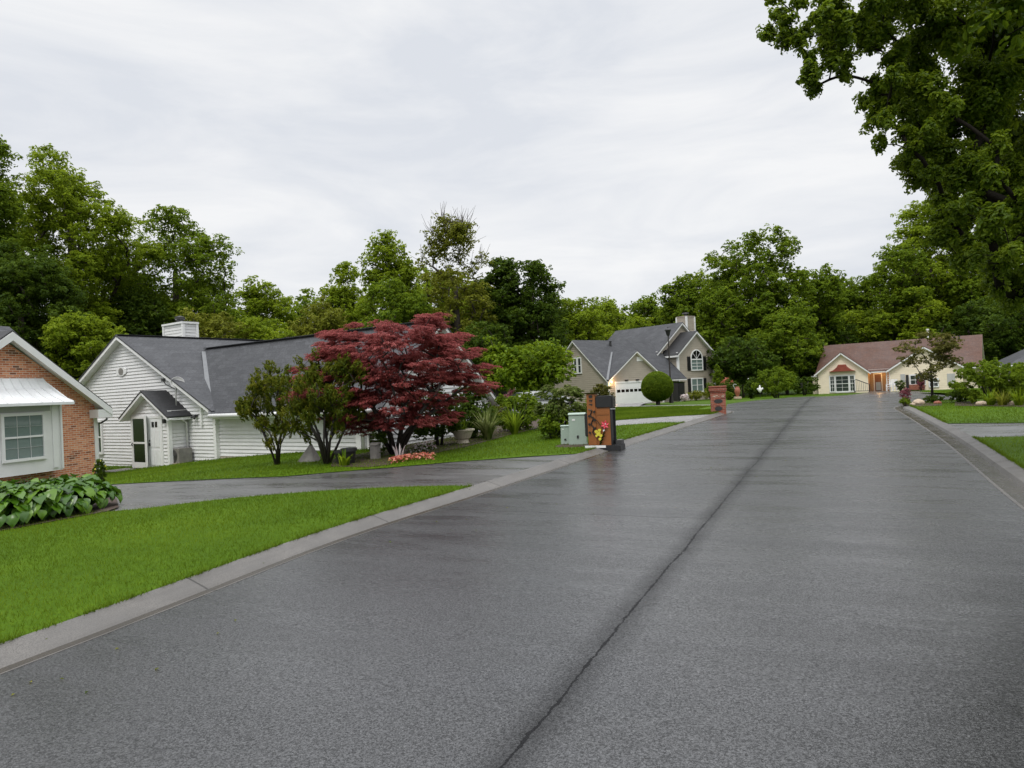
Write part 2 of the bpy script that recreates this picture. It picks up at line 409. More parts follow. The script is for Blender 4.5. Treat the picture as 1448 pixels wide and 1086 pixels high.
# ---------------------------------------------------------------- foliage
def np_mesh(name, v, faces_n, nper, mat, parent=None, tint=None, smooth=False, idx=None):
    """v (n,3); faces: consecutive blocks of nper verts unless idx given"""
    me = bpy.data.meshes.new(name); nv = len(v)
    if idx is None: idx = np.arange(nv, dtype=np.int32)
    idx = np.asarray(idx, np.int32).ravel(); nf = len(idx) // nper
    me.vertices.add(nv); me.vertices.foreach_set('co', np.asarray(v, np.float32).ravel())
    me.loops.add(len(idx)); me.loops.foreach_set('vertex_index', idx)
    me.polygons.add(nf); me.polygons.foreach_set('loop_start', np.arange(0, nf * nper, nper, dtype=np.int32))
    me.update(calc_edges=True)
    if tint is not None:
        a = me.attributes.new('tint', 'FLOAT', 'FACE'); a.data.foreach_set('value', np.asarray(tint, np.float32))
    if smooth: me.polygons.foreach_set('use_smooth', np.ones(nf, bool))
    me.update()
    return link(name, me, mat, parent)

def unit(a): return a / np.maximum(np.linalg.norm(a, axis=-1, keepdims=True), 1e-9)

def leaf_geo(rng, pos, nrm, size, aspect=.55, fold=.25, nice=False, droop=.0, tang=None):
    """leaf faces at pos, facing nrm -> (verts, idx, nper, faces per leaf)"""
    n = len(pos); t = rng.normal(size=(n, 3)) if tang is None else tang + rng.normal(size=(n, 3)) * .35
    t[:, 2] -= droop
    t = unit(t - nrm * (t * nrm).sum(-1, keepdims=True)); b = np.cross(nrm, t)
    s = size * rng.uniform(.65, 1.3, (n, 1)); h = s * .5; w = s * aspect * .5
    lift = nrm * w * fold * 2
    if nice:
        P = [pos - t * h, pos - t * h * .35 + b * w * .85 + lift, pos + t * h * .35 + b * w * .8 + lift * .8, pos + t * h - nrm * h * .25,
             pos + t * h * .35 - b * w * .8 + lift * .8, pos - t * h * .35 - b * w * .85 + lift]
        v = np.stack(P, 1).reshape(-1, 3); o = (np.arange(n) * 6)[:, None]
        idx = np.concatenate([o + np.array([[0, 1, 2, 3]]), o + np.array([[0, 3, 4, 5]])], 1)
        return v, idx, 4, 2
    P = [pos - t * h, pos + b * w + lift, pos + t * h - nrm * h * .2, pos - b * w + lift]
    v = np.stack(P, 1).reshape(-1, 3); o = (np.arange(n) * 4)[:, None]
    return v, o + np.array([[0, 1, 2, 3]]), 4, 1

def leaves_on(rng, C, R, total, size, flat=.75, aspect=.55, up=.55, nice=False, droop=.3, shell=.35, radial=0.0, mode=None, nsub=30, sub=.22):
    """leaves in tufts: every cluster C (radius R) carries smaller tufts, every tuft its leaves -> verts, idx, nper, tint"""
    n = len(C); wgt = R ** 2
    ks = np.repeat(np.arange(n), nsub); d = unit(rng.normal(size=(n * nsub, 3)) + np.array([0, 0, .2]))
    S = C[ks] + d * (R[ks] * rng.uniform(shell, 1.0, n * nsub))[:, None] * np.array([1, 1, flat]); SR = R[ks] * sub * rng.uniform(.6, 1.25, n * nsub)
    w2 = SR ** 2; k = rng.choice(len(S), total, p=w2 / w2.sum())
    e = unit(rng.normal(size=(total, 3)) + np.array([0, 0, .45])); r = SR[k][:, None] * (.55 + .5 * rng.random((total, 1)))
    off = e * r * np.array([1, 1, max(.55, min(flat, 1.2))])
    tang = None
    if mode == 'out':                              # sprays that reach away from the trunk and hang
        o = S[k].copy(); o[:, 2] = 0; o = unit(o); g = (rng.random((total, 1)) - .35) * SR[k][:, None] * 2.0
        off = off * np.array([.75, .75, .5]) + o * g + np.array([0, 0, -.28]) * np.abs(g); tang = o * 1.2 + np.array([0, 0, -.35])
    elif mode == 'up':                             # shoots that rise
        o = S[k].copy(); o[:, 2] = 0; o = unit(o) * .55 + np.array([0, 0, 1]); g = rng.random((total, 1)) * SR[k][:, None] * 2.2
        off = off * np.array([.5, .5, .6]) + o * g; tang = o
    elif radial: tang = e * radial
    pos = S[k] + off
    nrm = unit(e * .75 + d[k] * .25 + np.array([0, 0, up]) + rng.normal(size=(total, 3)) * .34)
    v, idx, nper, fpl = leaf_geo(rng, pos, nrm, size, aspect, .25, nice, 0 if mode == 'up' else droop, tang)
    ct = rng.random(n); cs = rng.random(n * nsub)
    tint = np.clip(.28 * ct[ks[k]] + .38 * cs[k] + .34 * rng.random(total) + rng.normal(size=total) * .04, 0, 1)
    return v, idx, nper, np.repeat(tint, fpl)

def branch_mesh(trunk, C, r0, rng, rtip=.015, n=5, ex=.55):
    """trunk: list of points; every cluster is joined to the skeleton by a tapering limb"""
    nodes = [Vector(p) for p in trunk]; par = [i - 1 for i in range(len(nodes))]
    nt = len(nodes); top = nodes[-1]
    order = sorted(range(len(C)), key=lambda i: (Vector(C[i]) - nodes[nt // 2]).length)
    P = np.array([list(p) for p in nodes]); axis = np.array([top.x, top.y])
    for i in order:
        c = np.array(C[i]); d = np.linalg.norm(P - c, axis=1) + 1.2 * np.maximum(0, P[:, 2] - c[2] + .1)
        d[0] += 50
        j = int(d.argmin()); q = nodes[j]; cv = Vector(c)
        if (cv - q).length > .3:
            m = q.lerp(cv, .5); m.z += (cv - q).length * rng.uniform(-.02, .1); L = (cv - q).length * .06
            m.x += rng.uniform(-L, L); m.y += rng.uniform(-L, L)
            nodes.append(m); par.append(j); P = np.vstack([P, list(m)]); j = len(nodes) - 1
        nodes.append(cv); par.append(j); P = np.vstack([P, list(cv)])
    cnt = [0] * len(nodes)
    for i in range(len(nodes) - 1, -1, -1):
        cnt[i] += 1
        if par[i] >= 0: cnt[par[i]] += cnt[i]
    tot = cnt[0]; rr = [max(rtip, r0 * (c / tot) ** ex) for c in cnt]
    kids = {}
    for i, p in enumerate(par): kids.setdefault(p, []).append(i)
    mb = MB(); mb.tube(nodes[:nt], [r0 * (1.35 if i == 0 else 1) * (rr[i] / r0 * .5 + .5) for i in range(nt)], 8)
    done = set(range(nt))
    for i in range(nt, len(nodes)):
        if i in done: continue
        path = [par[i], i]; done.add(i); cur = i
        while True:
            nx = [k for k in kids.get(cur, []) if k not in done]
            if not nx: break
            cur = max(nx, key=lambda k: cnt[k]); done.add(cur); path.append(cur)
        mb.tube([nodes[k] for k in path], [min(rr[path[0]], rr[path[1]] * 1.25)] + [rr[k] for k in path[1:]], n, cap=False)
    return mb

def crown_points(rng, n, rx, ry, rz, kind='dome'):
    """cluster centres of a crown, centre (0,0,0), z from -rz to rz"""
    out = []
    ph = rng.uniform(0, 6.28, 6)
    while len(out) < n:
        d = unit(rng.normal(size=3)); r = rng.random() ** .33
        a = math.atan2(d[1], d[0])
        k = 1 + .06 * math.sin(2 * a + ph[0]) + .07 * math.sin(5 * d[2] + 3 * a + ph[1]) + .06 * math.sin(9 * d[2] - 4 * a + ph[2])
        if kind == 'dome': k /= (math.hypot(d[0], d[1]) ** 3 + abs(d[2]) ** 3) ** (1 / 3)
        p = d * r * k
        z = p[2]
        if kind == 'dome':
            f = 1.0 if z > -.2 else max(.68, 1 + (z + .2) * .4)
        elif kind == 'umbrella':
            f = 1.0 if z < .25 else max(.5, 1 - (z - .25) * .5)
        elif kind == 'cone':
            f = max(.12, .62 - .55 * z)
        elif kind == 'oval':
            f = 1 - .25 * z
        elif kind == 'vase':
            f = .62 + .42 * z if z < .5 else .83
        else: f = 1
        out.append((p[0] * f * rx, p[1] * f * ry, z * rz))
    return np.array(out)

def tree(label, px, ytop, wpx, Y, mat, kind='dome', seed=0, name='tree', cat='tree', group=None, dens=1.0, clear=.18, ncl=None, flat=.7, leafpx=4.2,
         bark='bark', cr=None, zb=None, lean=0.0, dry=.0, depth=1.0, up=.55, r0=None, aspect=.55, droop=.3):
    rng = np.random.default_rng(seed + 11); ppm = F / Y
    x, _ = pl(px, Y, ytop + 60); z0 = gz(x, Y) if zb is None else zb
    H = at(px, ytop, Y).z - z0; W = 1.08 * wpx / ppm
    crown_h = H * (1 - clear); rz = crown_h / 2; rx = W / 2
    crad = min(cr * rx if cr else rx * .27, 1.9)
    ncl = ncl or int(min(340, max(40, 1.5 * (rx / crad) ** 2 * max(1, rz / rx) * 4.6)))
    C = crown_points(rng, ncl, max(rx - crad * .75, .15), max(rx - crad * .75, .15) * depth, max(rz - crad * flat * .8, .15), kind)
    C[:, 2] += H * clear + rz; C[:, 0] += lean * C[:, 2] / H * rx
    dd = np.sort(np.linalg.norm(C[:, None] - C[None], axis=-1), axis=1); C = C[dd[:, min(4, len(C) - 1)] < 1.75 * crad] if not dry else C
    R = crad * rng.uniform(.72, 1.2, len(C))
    if dry:                                       # thin twiggy top
        lo_ = C[:, 2] < H * .72; C = C[lo_]; R = R[lo_]
        f = rng.random(34) ** .8; a = rng.uniform(0, 6.28, 34); q = rx * (1 - .62 * f) * rng.uniform(.15, .95, 34)
        C = np.vstack([C, np.stack([q * np.cos(a), q * np.sin(a), H * (.70 + .29 * f)], -1)]); R = np.concatenate([R, np.full(34, .95)])
    th = H * (clear + .62 * (1 - clear)); bend = rng.uniform(-.03, .03, 2) * H
    trunk = [(0, 0, -.3), (bend[0] * .3, bend[1] * .3, th * .3), (bend[0], bend[1], th * .65), (bend[0] * .6 + lean * rx * .5, bend[1] * .6, th)]
    root = thing(name, label, cat, (x, Y, z0), 0, group)
    r0 = r0 or max(.05, H * .017)
    mb = branch_mesh(trunk, C, r0, rng, rtip=max(.012, .5 / ppm))
    if dry:                                       # fine bare shoots
        for c in C[-34:]:
            for _ in range(7):
                d = Vector((rng.normal() * .5 + c[0] * .12, rng.normal() * .5 + c[1] * .12, rng.uniform(.6, 1.7))); p = Vector(c)
                mb.tube([p, p + d * .5 + Vector((rng.normal() * .06, 0, 0)), p + d], [.022, .016, .008], 3, cap=False)
    mb.build('trunk', M[bark], root, smooth=True)
    size = leafpx * Y / F
    total = int(dens * 7.5 * (math.pi / 4 * W * crown_h) / (size * size * .275))
    total = min(total, 95000)
    v, idx, nper, tint = leaves_on(rng, C, R, total, size, flat, aspect, up, droop=droop)
    np_mesh('crown', v, 0, nper, M[mat], root, tint, idx=idx)
    return root

def shrub(label, base, w, h, mat, seed=0, name='shrub', cat='shrub', leaf=.06, dens=1.0, kind='round', cr=.3, flat=.8, depth=1.0, bark='bark_dark', stems=3, spiky=0.0, group=None, aspect=.5, up=.5, nice=False, mode=None):
    """bush at base (x,y,z), w wide and h tall"""
    rng = np.random.default_rng(seed + 501); rx = w / 2
    root = thing(name, label, cat, base, 0, group)
    crad = cr * min(rx, h / 2) ; ncl = int(min(110, max(10, 2.2 * (rx / crad) ** 2 * max(.6, h / w) * 1.6)))
    C = crown_points(rng, ncl, max(rx - crad * .8, .05), max(rx - crad * .8, .05) * depth, max(h / 2 - crad * flat * .7, .05), 'round' if kind == 'round' else kind)
    C[:, 2] += h / 2; R = crad * rng.uniform(.6, 1.2, len(C))
    mb = MB()
    for k in range(stems):
        a = 6.28 * k / stems + rng.uniform(0, 1); c = C[rng.integers(len(C))]
        mb.tube([(.08 * math.cos(a) * rx, .08 * math.sin(a) * rx, -.05), (c[0] * .4, c[1] * .4, h * .3), (c[0] * .8, c[1] * .8, h * .65)], [.03 * h, .022 * h, .01 * h], 5)
    mb.build('stems', M[bark], root, smooth=True)
    total = int(min(26000, dens * 5 * (w * h * .8) / (leaf * leaf * .5 * aspect)))
    v, idx, nper, tint = leaves_on(rng, C, R, total, leaf, flat, aspect, up, nice, radial=spiky, mode=mode)
    np_mesh('foliage', v, 0, nper, M[mat], root, tint, idx=idx)
    return root

def blades(rng, base, length, width, spread, mat, name, parent, n, seg=5, h=1.0):
    """arching strap leaves from a crown"""
    V = []; I = []; T = []
    for k in range(n):
        a = rng.uniform(0, 6.28); L = length * rng.uniform(.6, 1.15); lean = rng.uniform(.25, 1) * spread
        o = np.array([math.cos(a), math.sin(a), 0]); s = np.array([-o[1], o[0], 0]); b0 = len(V); r0 = rng.uniform(0, .12)
        tt = rng.random()
        for i in range(seg + 1):
            u = i / seg; p = o * (r0 + L * lean * u ** 1.3) + np.array([0, 0, h * L * (u * 1.25 - lean * .95 * u ** 2.2)])
            w = width * (1 - u) ** .6 * .5 + .001
            V += [p - s * w, p + s * w]
        for i in range(seg): I.append([b0 + 2 * i, b0 + 2 * i + 1, b0 + 2 * i + 3, b0 + 2 * i + 2]); T.append(tt)
    return np_mesh(name, np.array(V) + np.array(base), 0, 4, mat, parent, T, True, idx=np.array(I))

def hosta_mesh(rng, parent, n, spread, height, L):
    V = []; I = []; T = []; mb = MB()
    for k in range(n):
        f = (k + .5) / n; a = k * 2.399 + rng.uniform(-.3, .3); rr = spread * math.sqrt(f)
        o = np.array([math.cos(a), math.sin(a), 0]); s = np.array([-o[1], o[0], 0])
        z = height * (1.02 - .62 * f ** 1.3) * rng.uniform(.88, 1.1); p0 = o * rr * .85 + np.array([0, 0, z])
        mb.tube([(o[0] * .04, o[1] * .04, 0), tuple(o * rr * .45 + np.array([0, 0, z * .75])), tuple(p0)], [.012, .01, .007], 4, cap=False)
        l = L * rng.uniform(.75, 1.2); pitch = rng.uniform(.1, .5) + 1.0 * f; b0 = len(V); tt = rng.random(); NS = 7; roll = rng.uniform(-.35, .35)
        ws = [0.10, .40, .50, .47, .38, .25, .11, .0]
        p = p0.copy()
        for i in range(NS + 1):
            u = i / NS; an = pitch * (.35 + .95 * u); d = o * math.cos(an) - np.array([0, 0, 1]) * math.sin(an); nn = o * math.sin(an) + np.array([0, 0, 1]) * math.cos(an)
            if i: p = p + d * l / NS
            sd = s * math.cos(roll) + nn * math.sin(roll); w = ws[i] * l * .92; wav = .03 * l * math.sin(i * 2.1 + k)
            V += [p + sd * w + nn * (w * .30 + wav), p + sd * w * .5 + nn * w * .06, p, p - sd * w * .5 + nn * w * .06, p - sd * w + nn * (w * .30 - wav)]
        for i in range(NS):
            for j in range(4): I.append([b0 + 5 * i + j, b0 + 5 * i + j + 1, b0 + 5 * i + 6 + j, b0 + 5 * i + 5 + j]); T.append(np.clip(tt + rng.normal() * .02, 0, 1))
    np_mesh('leaves', np.array(V), 0, 4, M['lf_hosta'], parent, T, True, idx=np.array(I))
    mb.build('stalks', M['lf_hosta'], parent, smooth=True)

# ---------------------------------------------------------------- ground
def inpoly(P, x, y):
    c = np.zeros(len(x), bool); n = len(P); j = n - 1
    for i in range(n):
        xi, yi = P[i]; xj, yj = P[j]
        hit = ((yi > y) != (yj > y)) & (x < (xj - xi) * (y - yi) / (yj - yi + 1e-12) + xi)
        c ^= hit; j = i
    return c

def sheet(name, P, off, mat, road=False, step=1.0, kind='structure', label=None):
    """a plan outline cut into cells and laid on the terrain; mesh kept in street space (x=t, y=s)"""
    bm = bmesh.new(); Q = []
    for x, y in P:
        s, t = st(x, y); Q.append((t, s))
    bm.faces.new([bm.verts.new((t, s, 0)) for t, s in Q]); bmesh.ops.triangulate(bm, faces=bm.faces[:])
    for ax in (0, 1):
        lo = min(q[ax] for q in Q); hi = max(q[ax] for q in Q); st_ = step if hi - lo < 60 else step * 2
        k = math.floor(lo / st_) + 1
        while k * st_ < hi:
            co = [0, 0, 0]; no = [0, 0, 0]; co[ax] = k * st_; no[ax] = 1
            bmesh.ops.bisect_plane(bm, geom=bm.verts[:] + bm.edges[:] + bm.faces[:], plane_co=co, plane_no=no); k += 1
    for v in bm.verts:
        t, s = v.co.x, v.co.y
        x, y = xy(s, t); v.co.z = (float(zr(s)) if road else gz(x, y)) + off
    for f in bm.faces:
        if f.normal.z < 0: f.normal_flip()
    me = bpy.data.meshes.new(name); bm.to_mesh(me); bm.free()
    for p in me.polygons: p.use_smooth = True
    o = link(name, me, mat); o.rotation_euler = (0, 0, math.atan2(-UX, UY))
    return tag(o, label, None, None, kind)

def sweep(name, line, prof, side, mats, pick=None):
    """profile [(outward, height)] along a street-space line [(t, s)]; side -1 left, +1 right"""
    L = [Vector(p) for p in line]; V = []; rows = []
    for i, p in enumerate(L):
        d = (L[min(i + 1, len(L) - 1)] - L[max(i - 1, 0)]).normalized()
        nrm = Vector((d.y, -d.x)) * side
        z = float(zr(p.y))
        rows.append([(p.x + nrm.x * o, p.y + nrm.y * o, z + h) for o, h in prof])
    me = bpy.data.meshes.new(name); k = len(prof); verts = [v for r in rows for v in r]; faces = []; mi = []
    for i in range(len(rows) - 1):
        for j in range(k - 1):
            a = i * k + j; q = [a, a + 1, a + k + 1, a + k]
            faces.append(q if side > 0 else q[::-1]); mi.append(pick[j] if pick else 0)
    me.from_pydata(verts, [], faces)
    for p, m in zip(me.polygons, mi): p.material_index = m
    o = link(name, me, mats); o.rotation_euler = (0, 0, math.atan2(-UX, UY)); tag(o, None, None, None, 'structure')
    return [(r[-2][0], r[-2][1]) for r in rows]

def dense(line, step=.6):
    """smooth street-space line: linear knots -> rounded dense points"""
    L = [Vector(p) for p in line]; out = []
    for i in range(len(L) - 1):
        p0, p1, p2, p3 = L[max(i - 1, 0)], L[i], L[i + 1], L[min(i + 2, len(L) - 1)]
        n = max(2, int((p2 - p1).length / step))
        for k in range(n):
            u = k / n
            out.append(tuple(.5 * ((2 * p1) + (p2 - p0) * u + (2 * p0 - 5 * p1 + 4 * p2 - p3) * u * u + (3 * p1 - p0 - 3 * p2 + p3) * u ** 3)))
    out.append(tuple(L[-1])); return out

KL = dense([(-5.1, -14), (-5.15, -4), (-5.2, 2.7), (-5.42, 6.6), (-5.22, 10), (-4.92, 16), (-4.4, 23.8), (-4.08, 29), (-4.02, 30.2), (-4.25, 31.0), (-4.9, 31.4), (-6.0, 31.5)])
KR = dense([(1.9, -14), (1.9, 0), (1.85, 9.7), (1.97, 18), (1.86, 27), (1.8, 29.5), (2.0, 31), (2.7, 32.4), (3.8, 33.4), (5.2, 34)])
outL = sweep('kerb', KL, [(0, -.08), (0, .003), (.05, -.008), (.12, .0), (.15, .014), (.36, .082), (.39, .086), (.40, -.1)], -1, [M['concrete'], M['gutter']], [0, 0, 1, 0, 0, 0, 0])
outR = sweep('kerb', KR, [(0, -.08), (0, .004), (.05, -.004), (.17, -.010), (.30, .002), (.34, .05), (.54, .086), (.56, .084), (.57, -.1)], 1, [M['concrete'], M['gutter']], [0, 0, 1, 1, 0, 0, 0, 0])
def part_line(out, s0, s1):
    q = [(t, s) for t, s in out if s0 <= s <= s1]
    def interp(sv):
        for a, b in zip(out, out[1:]):
            if a[1] <= sv <= b[1]:
                k = (sv - a[1]) / (b[1] - a[1]); return (a[0] + (b[0] - a[0]) * k, sv)
    a, b = interp(s0), interp(s1)
    q = [p for p in q if s0 + .05 < p[1] < s1 - .05]
    return [xy(s, t) for t, s in ([a] if a else []) + q + ([b] if b else [])]
sA = st(*gp(689, 688))[0]; sB = st(*gp(841, 641))[0]; sC = st(*gp(979, 597))[0]; sD = st(*gp(1005, 585.5))[0]
near_edge = [gp(*p) for p in ((640, 686.3), (560, 688.5), (480, 692), (400, 698), (330, 704), (276, 710), (193, 720), (157, 723), (60, 723), (-60, 722))]
far_edge = [gp(*p) for p in ((780, 642), (717, 645.5), (640, 653), (550, 661), (400, 673.5), (249, 680), (155, 685), (60, 686), (-60, 686))]
lawn_near = part_line(outL, -13.5, sA) + near_edge + [(-26, 10), (-26, -14)]
drive_near = part_line(outL, sA, sB) + far_edge + near_edge[::-1]
pn = [gp(*p) for p in ((940, 597.0), (864, 602.4), (800, 604.5), (745, 603))]
pf = [gp(*p) for p in ((958, 588), (864, 594.6), (800, 595), (745, 592))]
lawn_mid = part_line(outL, sB, sC) + pn + [(-1, 40), (-14, 46), (-34, 40), (-34, 24)] + far_edge[::-1]
drive_path = part_line(outL, sC, sD) + pf + pn[::-1]
tipL = [xy(s, t) for t, s in outL if s > sD + .1]
ge = [gp(*p) for p in ((1010, 574.0), (940, 575), (864, 576.6), (820, 578))]
lawn_far = part_line(outL, sD, 29.8)[:-1] + [p for p in tipL if st(*p)[0] > 29.7] + ge + [gp(790, 585)] + pf[::-1]
gf = [gp(*p) for p in ((1012, 571.4), (950, 572.4), (905, 573.2))]
drive_far = ge[:3] + [pl(862, 66), pl(930, 69)] + gf[::-1]
sE = st(*gp(1361, 619))[0]; sFr = st(*gp(1325, 599))[0]
rn = [gp(1448, 617), gp(1640, 614)]; rf = [gp(1448, 597.5), gp(1640, 593)]
lawn_r1 = part_line(outR, -13.5, sE) + rn + [(40, 8), (40, -14)]
drive_r = part_line(outR, sE, sFr) + rf + rn[::-1]
tipR = [xy(s, t) for t, s in outR if s > sFr + .1]
far_r = [pl(1300, 41), pl(1339, 48), pl(1400, 52), pl(1520, 56)]
lawn_r2 = part_line(outR, sFr, sFr + .06)[:1] + tipR + far_r + [(50, 36)] + rf[::-1]
kl_in = [xy(s, t) for t, s in KL]; kr_in = [xy(s, t) for t, s in KR]
road_far = [gp(1027, 573.6), gp(1028, 569.4), pl(1060, 40), pl(1100, 44), pl(1140, 50), pl(1175, 58), pl(1205, 66), pl(1226, 73.5), pl(1262, 72.5), pl(1330, 68.5), pl(1400, 66), pl(1520, 64), pl(1520, 58), pl(1400, 54), pl(1339, 50), pl(1300, 42.5)]
sheet('road', kl_in + road_far + kr_in[::-1], 0.0, M['asphalt'], True, .8)
LAWNS = [lawn_near, lawn_mid, lawn_far, lawn_r1, lawn_r2]
for P in LAWNS: sheet('lawn', P, 0.0, M['lawn'], False, .8)
sheet('driveway', drive_near, -.012, M['drive'], False, .8)
sheet('driveway', drive_path, -.012, M['path'], False, .8)
sheet('driveway', drive_far, -.02, M['path'], False, 1.0)
sheet('driveway', drive_r, -.012, M['drive'], False, .8)
# the ground sheet out to the horizon
gx = np.unique(np.concatenate([np.linspace(-40, 60, 81), np.array([-900, -500, -250, -140, -90, -60, 80, 120, 200, 400, 900])]))
gy = np.unique(np.concatenate([np.linspace(-20, 110, 105), np.array([-300, -100, -50, 140, 200, 350, 700, 1200])]))
GX, GY = np.meshgrid(gx, gy); GZ = zg(GX, GY) - .12
v = np.stack([GX, GY, GZ], -1).reshape(-1, 3); nx = len(gx)
ii = np.array([[j * nx + i, j * nx + i + 1, (j + 1) * nx + i + 1, (j + 1) * nx + i] for j in range(len(gy) - 1) for i in range(nx - 1)])
tag(np_mesh('ground', v, 0, 4, M['ground'], None, None, True, idx=ii), None, None, None, 'structure')
# blades on the lawns in view, thinning with distance
rng = np.random.default_rng(5)
def grass_on(P, n, dmin, dmax, hgt, wid, V, T):
    P = np.array(P); lo = P.min(0); hi = P.max(0)
    x = rng.uniform(lo[0], hi[0], n); y = rng.uniform(lo[1], hi[1], n)
    u = (x / np.maximum(y, .1))
    k = inpoly(P, x, y) & (y > dmin) & (y < dmax) & (np.abs(u) < 1.5)
    x, y = x[k], y[k]; m = len(x); z = zg(x, y)
    a = rng.uniform(0, 6.28, m); h = hgt * rng.uniform(.55, 1.25, m); l = h * rng.uniform(.2, .9, m); b = rng.uniform(0, 6.28, m)
    w = wid * rng.uniform(.7, 1.3, m)
    p0 = np.stack([x - np.cos(a) * w, y - np.sin(a) * w, z - .005], -1); p1 = np.stack([x + np.cos(a) * w, y + np.sin(a) * w, z - .005], -1)
    p2 = np.stack([x + np.cos(b) * l, y + np.sin(b) * l, z + h], -1)
    V.append(np.stack([p0, p1, p2], 1).reshape(-1, 3))
    patch = .5 + .42 * np.sin(x * 1.3 + 1.7 * np.sin(y * .8)) * np.cos(y * 1.1 - .6 * x)
    T.append(np.clip(.55 * patch + .45 * rng.random(m) + .06 * rng.normal(size=m), 0, 1))
V = []; T = []
grass_on(lawn_near, 1000000, 3.5, 9, .034, .0034, V, T)
grass_on(lawn_near, 700000, 9, 20, .038, .005, V, T)
grass_on(lawn_mid, 500000, 14, 24, .045, .008, V, T)
grass_on(lawn_mid, 120000, 24, 34, .055, .012, V, T)
grass_on(lawn_far, 160000, 20, 48, .055, .014, V, T)
grass_on(lawn_r1, 500000, 8, 17, .042, .006, V, T)
grass_on(lawn_r2, 300000, 15, 42, .042, .010, V, T)
for out, s0, s1 in ((outL, 1.5, 31), (outR, 6, 33)):          # ragged edge along the kerbs
    q = np.array([p for p in out if s0 <= p[1] <= s1]); seg = rng.integers(0, len(q) - 1, 16000); u = rng.random((16000, 1))
    ts = q[seg] * (1 - u) + q[seg + 1] * u; ts[:, 0] += rng.normal(size=16000) * .012
    x = ts[:, 1] * UX + ts[:, 0] * UY; y = ts[:, 1] * UY - ts[:, 0] * UX
    dm = np.min(np.abs(np.array([sA, sB, sC, sD, 99]) - 0)) ; drive = ((ts[:, 1] > sA) & (ts[:, 1] < sB)) | ((ts[:, 1] > sC) & (ts[:, 1] < sD)) if out is outL else (ts[:, 1] > sE) & (ts[:, 1] < sFr)
    clump = np.sin(ts[:, 1] * 7) + np.sin(ts[:, 1] * 17.3 + 1) + rng.normal(size=len(x)) > -.3
    k = ~drive & clump; x, y = x[k], y[k]; m = len(x); z = zg(x, y); a = rng.uniform(0, 6.28, m); b = rng.uniform(0, 6.28, m); h = .05 * rng.uniform(.5, 1.5, m); w = .0045; l = h * rng.uniform(.4, 1.2, m)
    V.append(np.stack([np.stack([x - np.cos(a) * w, y - np.sin(a) * w, z - .01], -1), np.stack([x + np.cos(a) * w, y + np.sin(a) * w, z - .01], -1), np.stack([x + np.cos(b) * l, y + np.sin(b) * l, z + h], -1)], 1).reshape(-1, 3)); T.append(rng.random(m) * .8)
V = np.concatenate(V); T = np.concatenate(T); print('blades', len(T))
tag(np_mesh('grass', V, 0, 3, M['blade'], None, T), 'short bright green mown grass on the lawns', 'grass', None, 'stuff')
# ---------------------------------------------------------------- houses
def merge(mb, other, xf):
    n = len(mb.v); mb.v += [xf @ p for p in other.v]; mb.f += [[i + n for i in f] for f in other.f]

class House:
    def __init__(self, name, label, px, Y, py, deg, cat='house'):
        self.ang = rad(deg); x, y = pl(px, Y, py); self.O = Vector((x, y, 0))
        self.root = thing(name, label, cat, self.O, self.ang)
        self.xd = Vector((math.cos(self.ang), math.sin(self.ang), 0)); self.yd = Vector((-math.sin(self.ang), math.cos(self.ang), 0))
    def on(self, px, py, yl=0.0):
        d = Vector(ray(px, py)); dd = Vector((d.x, d.y, 0)); k = (yl + self.O.dot(self.yd)) / dd.dot(self.yd)
        return ((dd * k - self.O).dot(self.xd), CAMZ + d.z * k)
    def side(self, px, py, xl=0.0):
        d = Vector(ray(px, py)); dd = Vector((d.x, d.y, 0)); k = (xl + self.O.dot(self.xd)) / dd.dot(self.xd)
        return ((dd * k - self.O).dot(self.yd), CAMZ + d.z * k)
    def rect(self, x0, y0, x1, y1, yl=0.0):
        """pixel box on the wall plane y=yl -> u0, u1, z0, z1"""
        xm, ym = (x0 + x1) / 2, (y0 + y1) / 2
        return self.on(x0, ym, yl)[0], self.on(x1, ym, yl)[0], self.on(xm, y1, yl)[1], self.on(xm, y0, yl)[1]

def wf(yl=0.0): return wall_frame((0, yl), 0)
def wl(xl=0.0): return wall_frame((xl, 0), -math.pi / 2)      # u = -y
def wr(xl=0.0): return wall_frame((xl, 0), math.pi / 2)       # u = y
def wb(yl=0.0): return wall_frame((0, yl), math.pi)           # u = -x

def wall(root, xf, poly, mat, step=.135, lip=.034, brick=False):
    mb = MB(xf)
    if brick: mb.poly([(u, 0, z) for u, z in poly])
    else: mb.siding(poly, step, lip)
    return mb.build('wall', M[mat], root, recalc=False)

def roof(root, planes, mat, trim=True, th=.05, tth=.15, inset=.03):
    """shingle slabs on a white fascia and soffit slab; planes = [[corner,...],...]"""
    mb = MB(); tb = MB()
    for P in planes:
        mb.slab(P, th)
        c = sum((Vector(p) for p in P), Vector()) / len(P)
        Q = [Vector(p) + (c - Vector(p)).normalized() * inset - Vector((0, 0, th + .002)) for p in P]
        tb.slab(Q, tth)
    r = mb.build('roof', M[mat], root)
    if trim: tb.build('fascia', M['white_paint'], root)
    return r

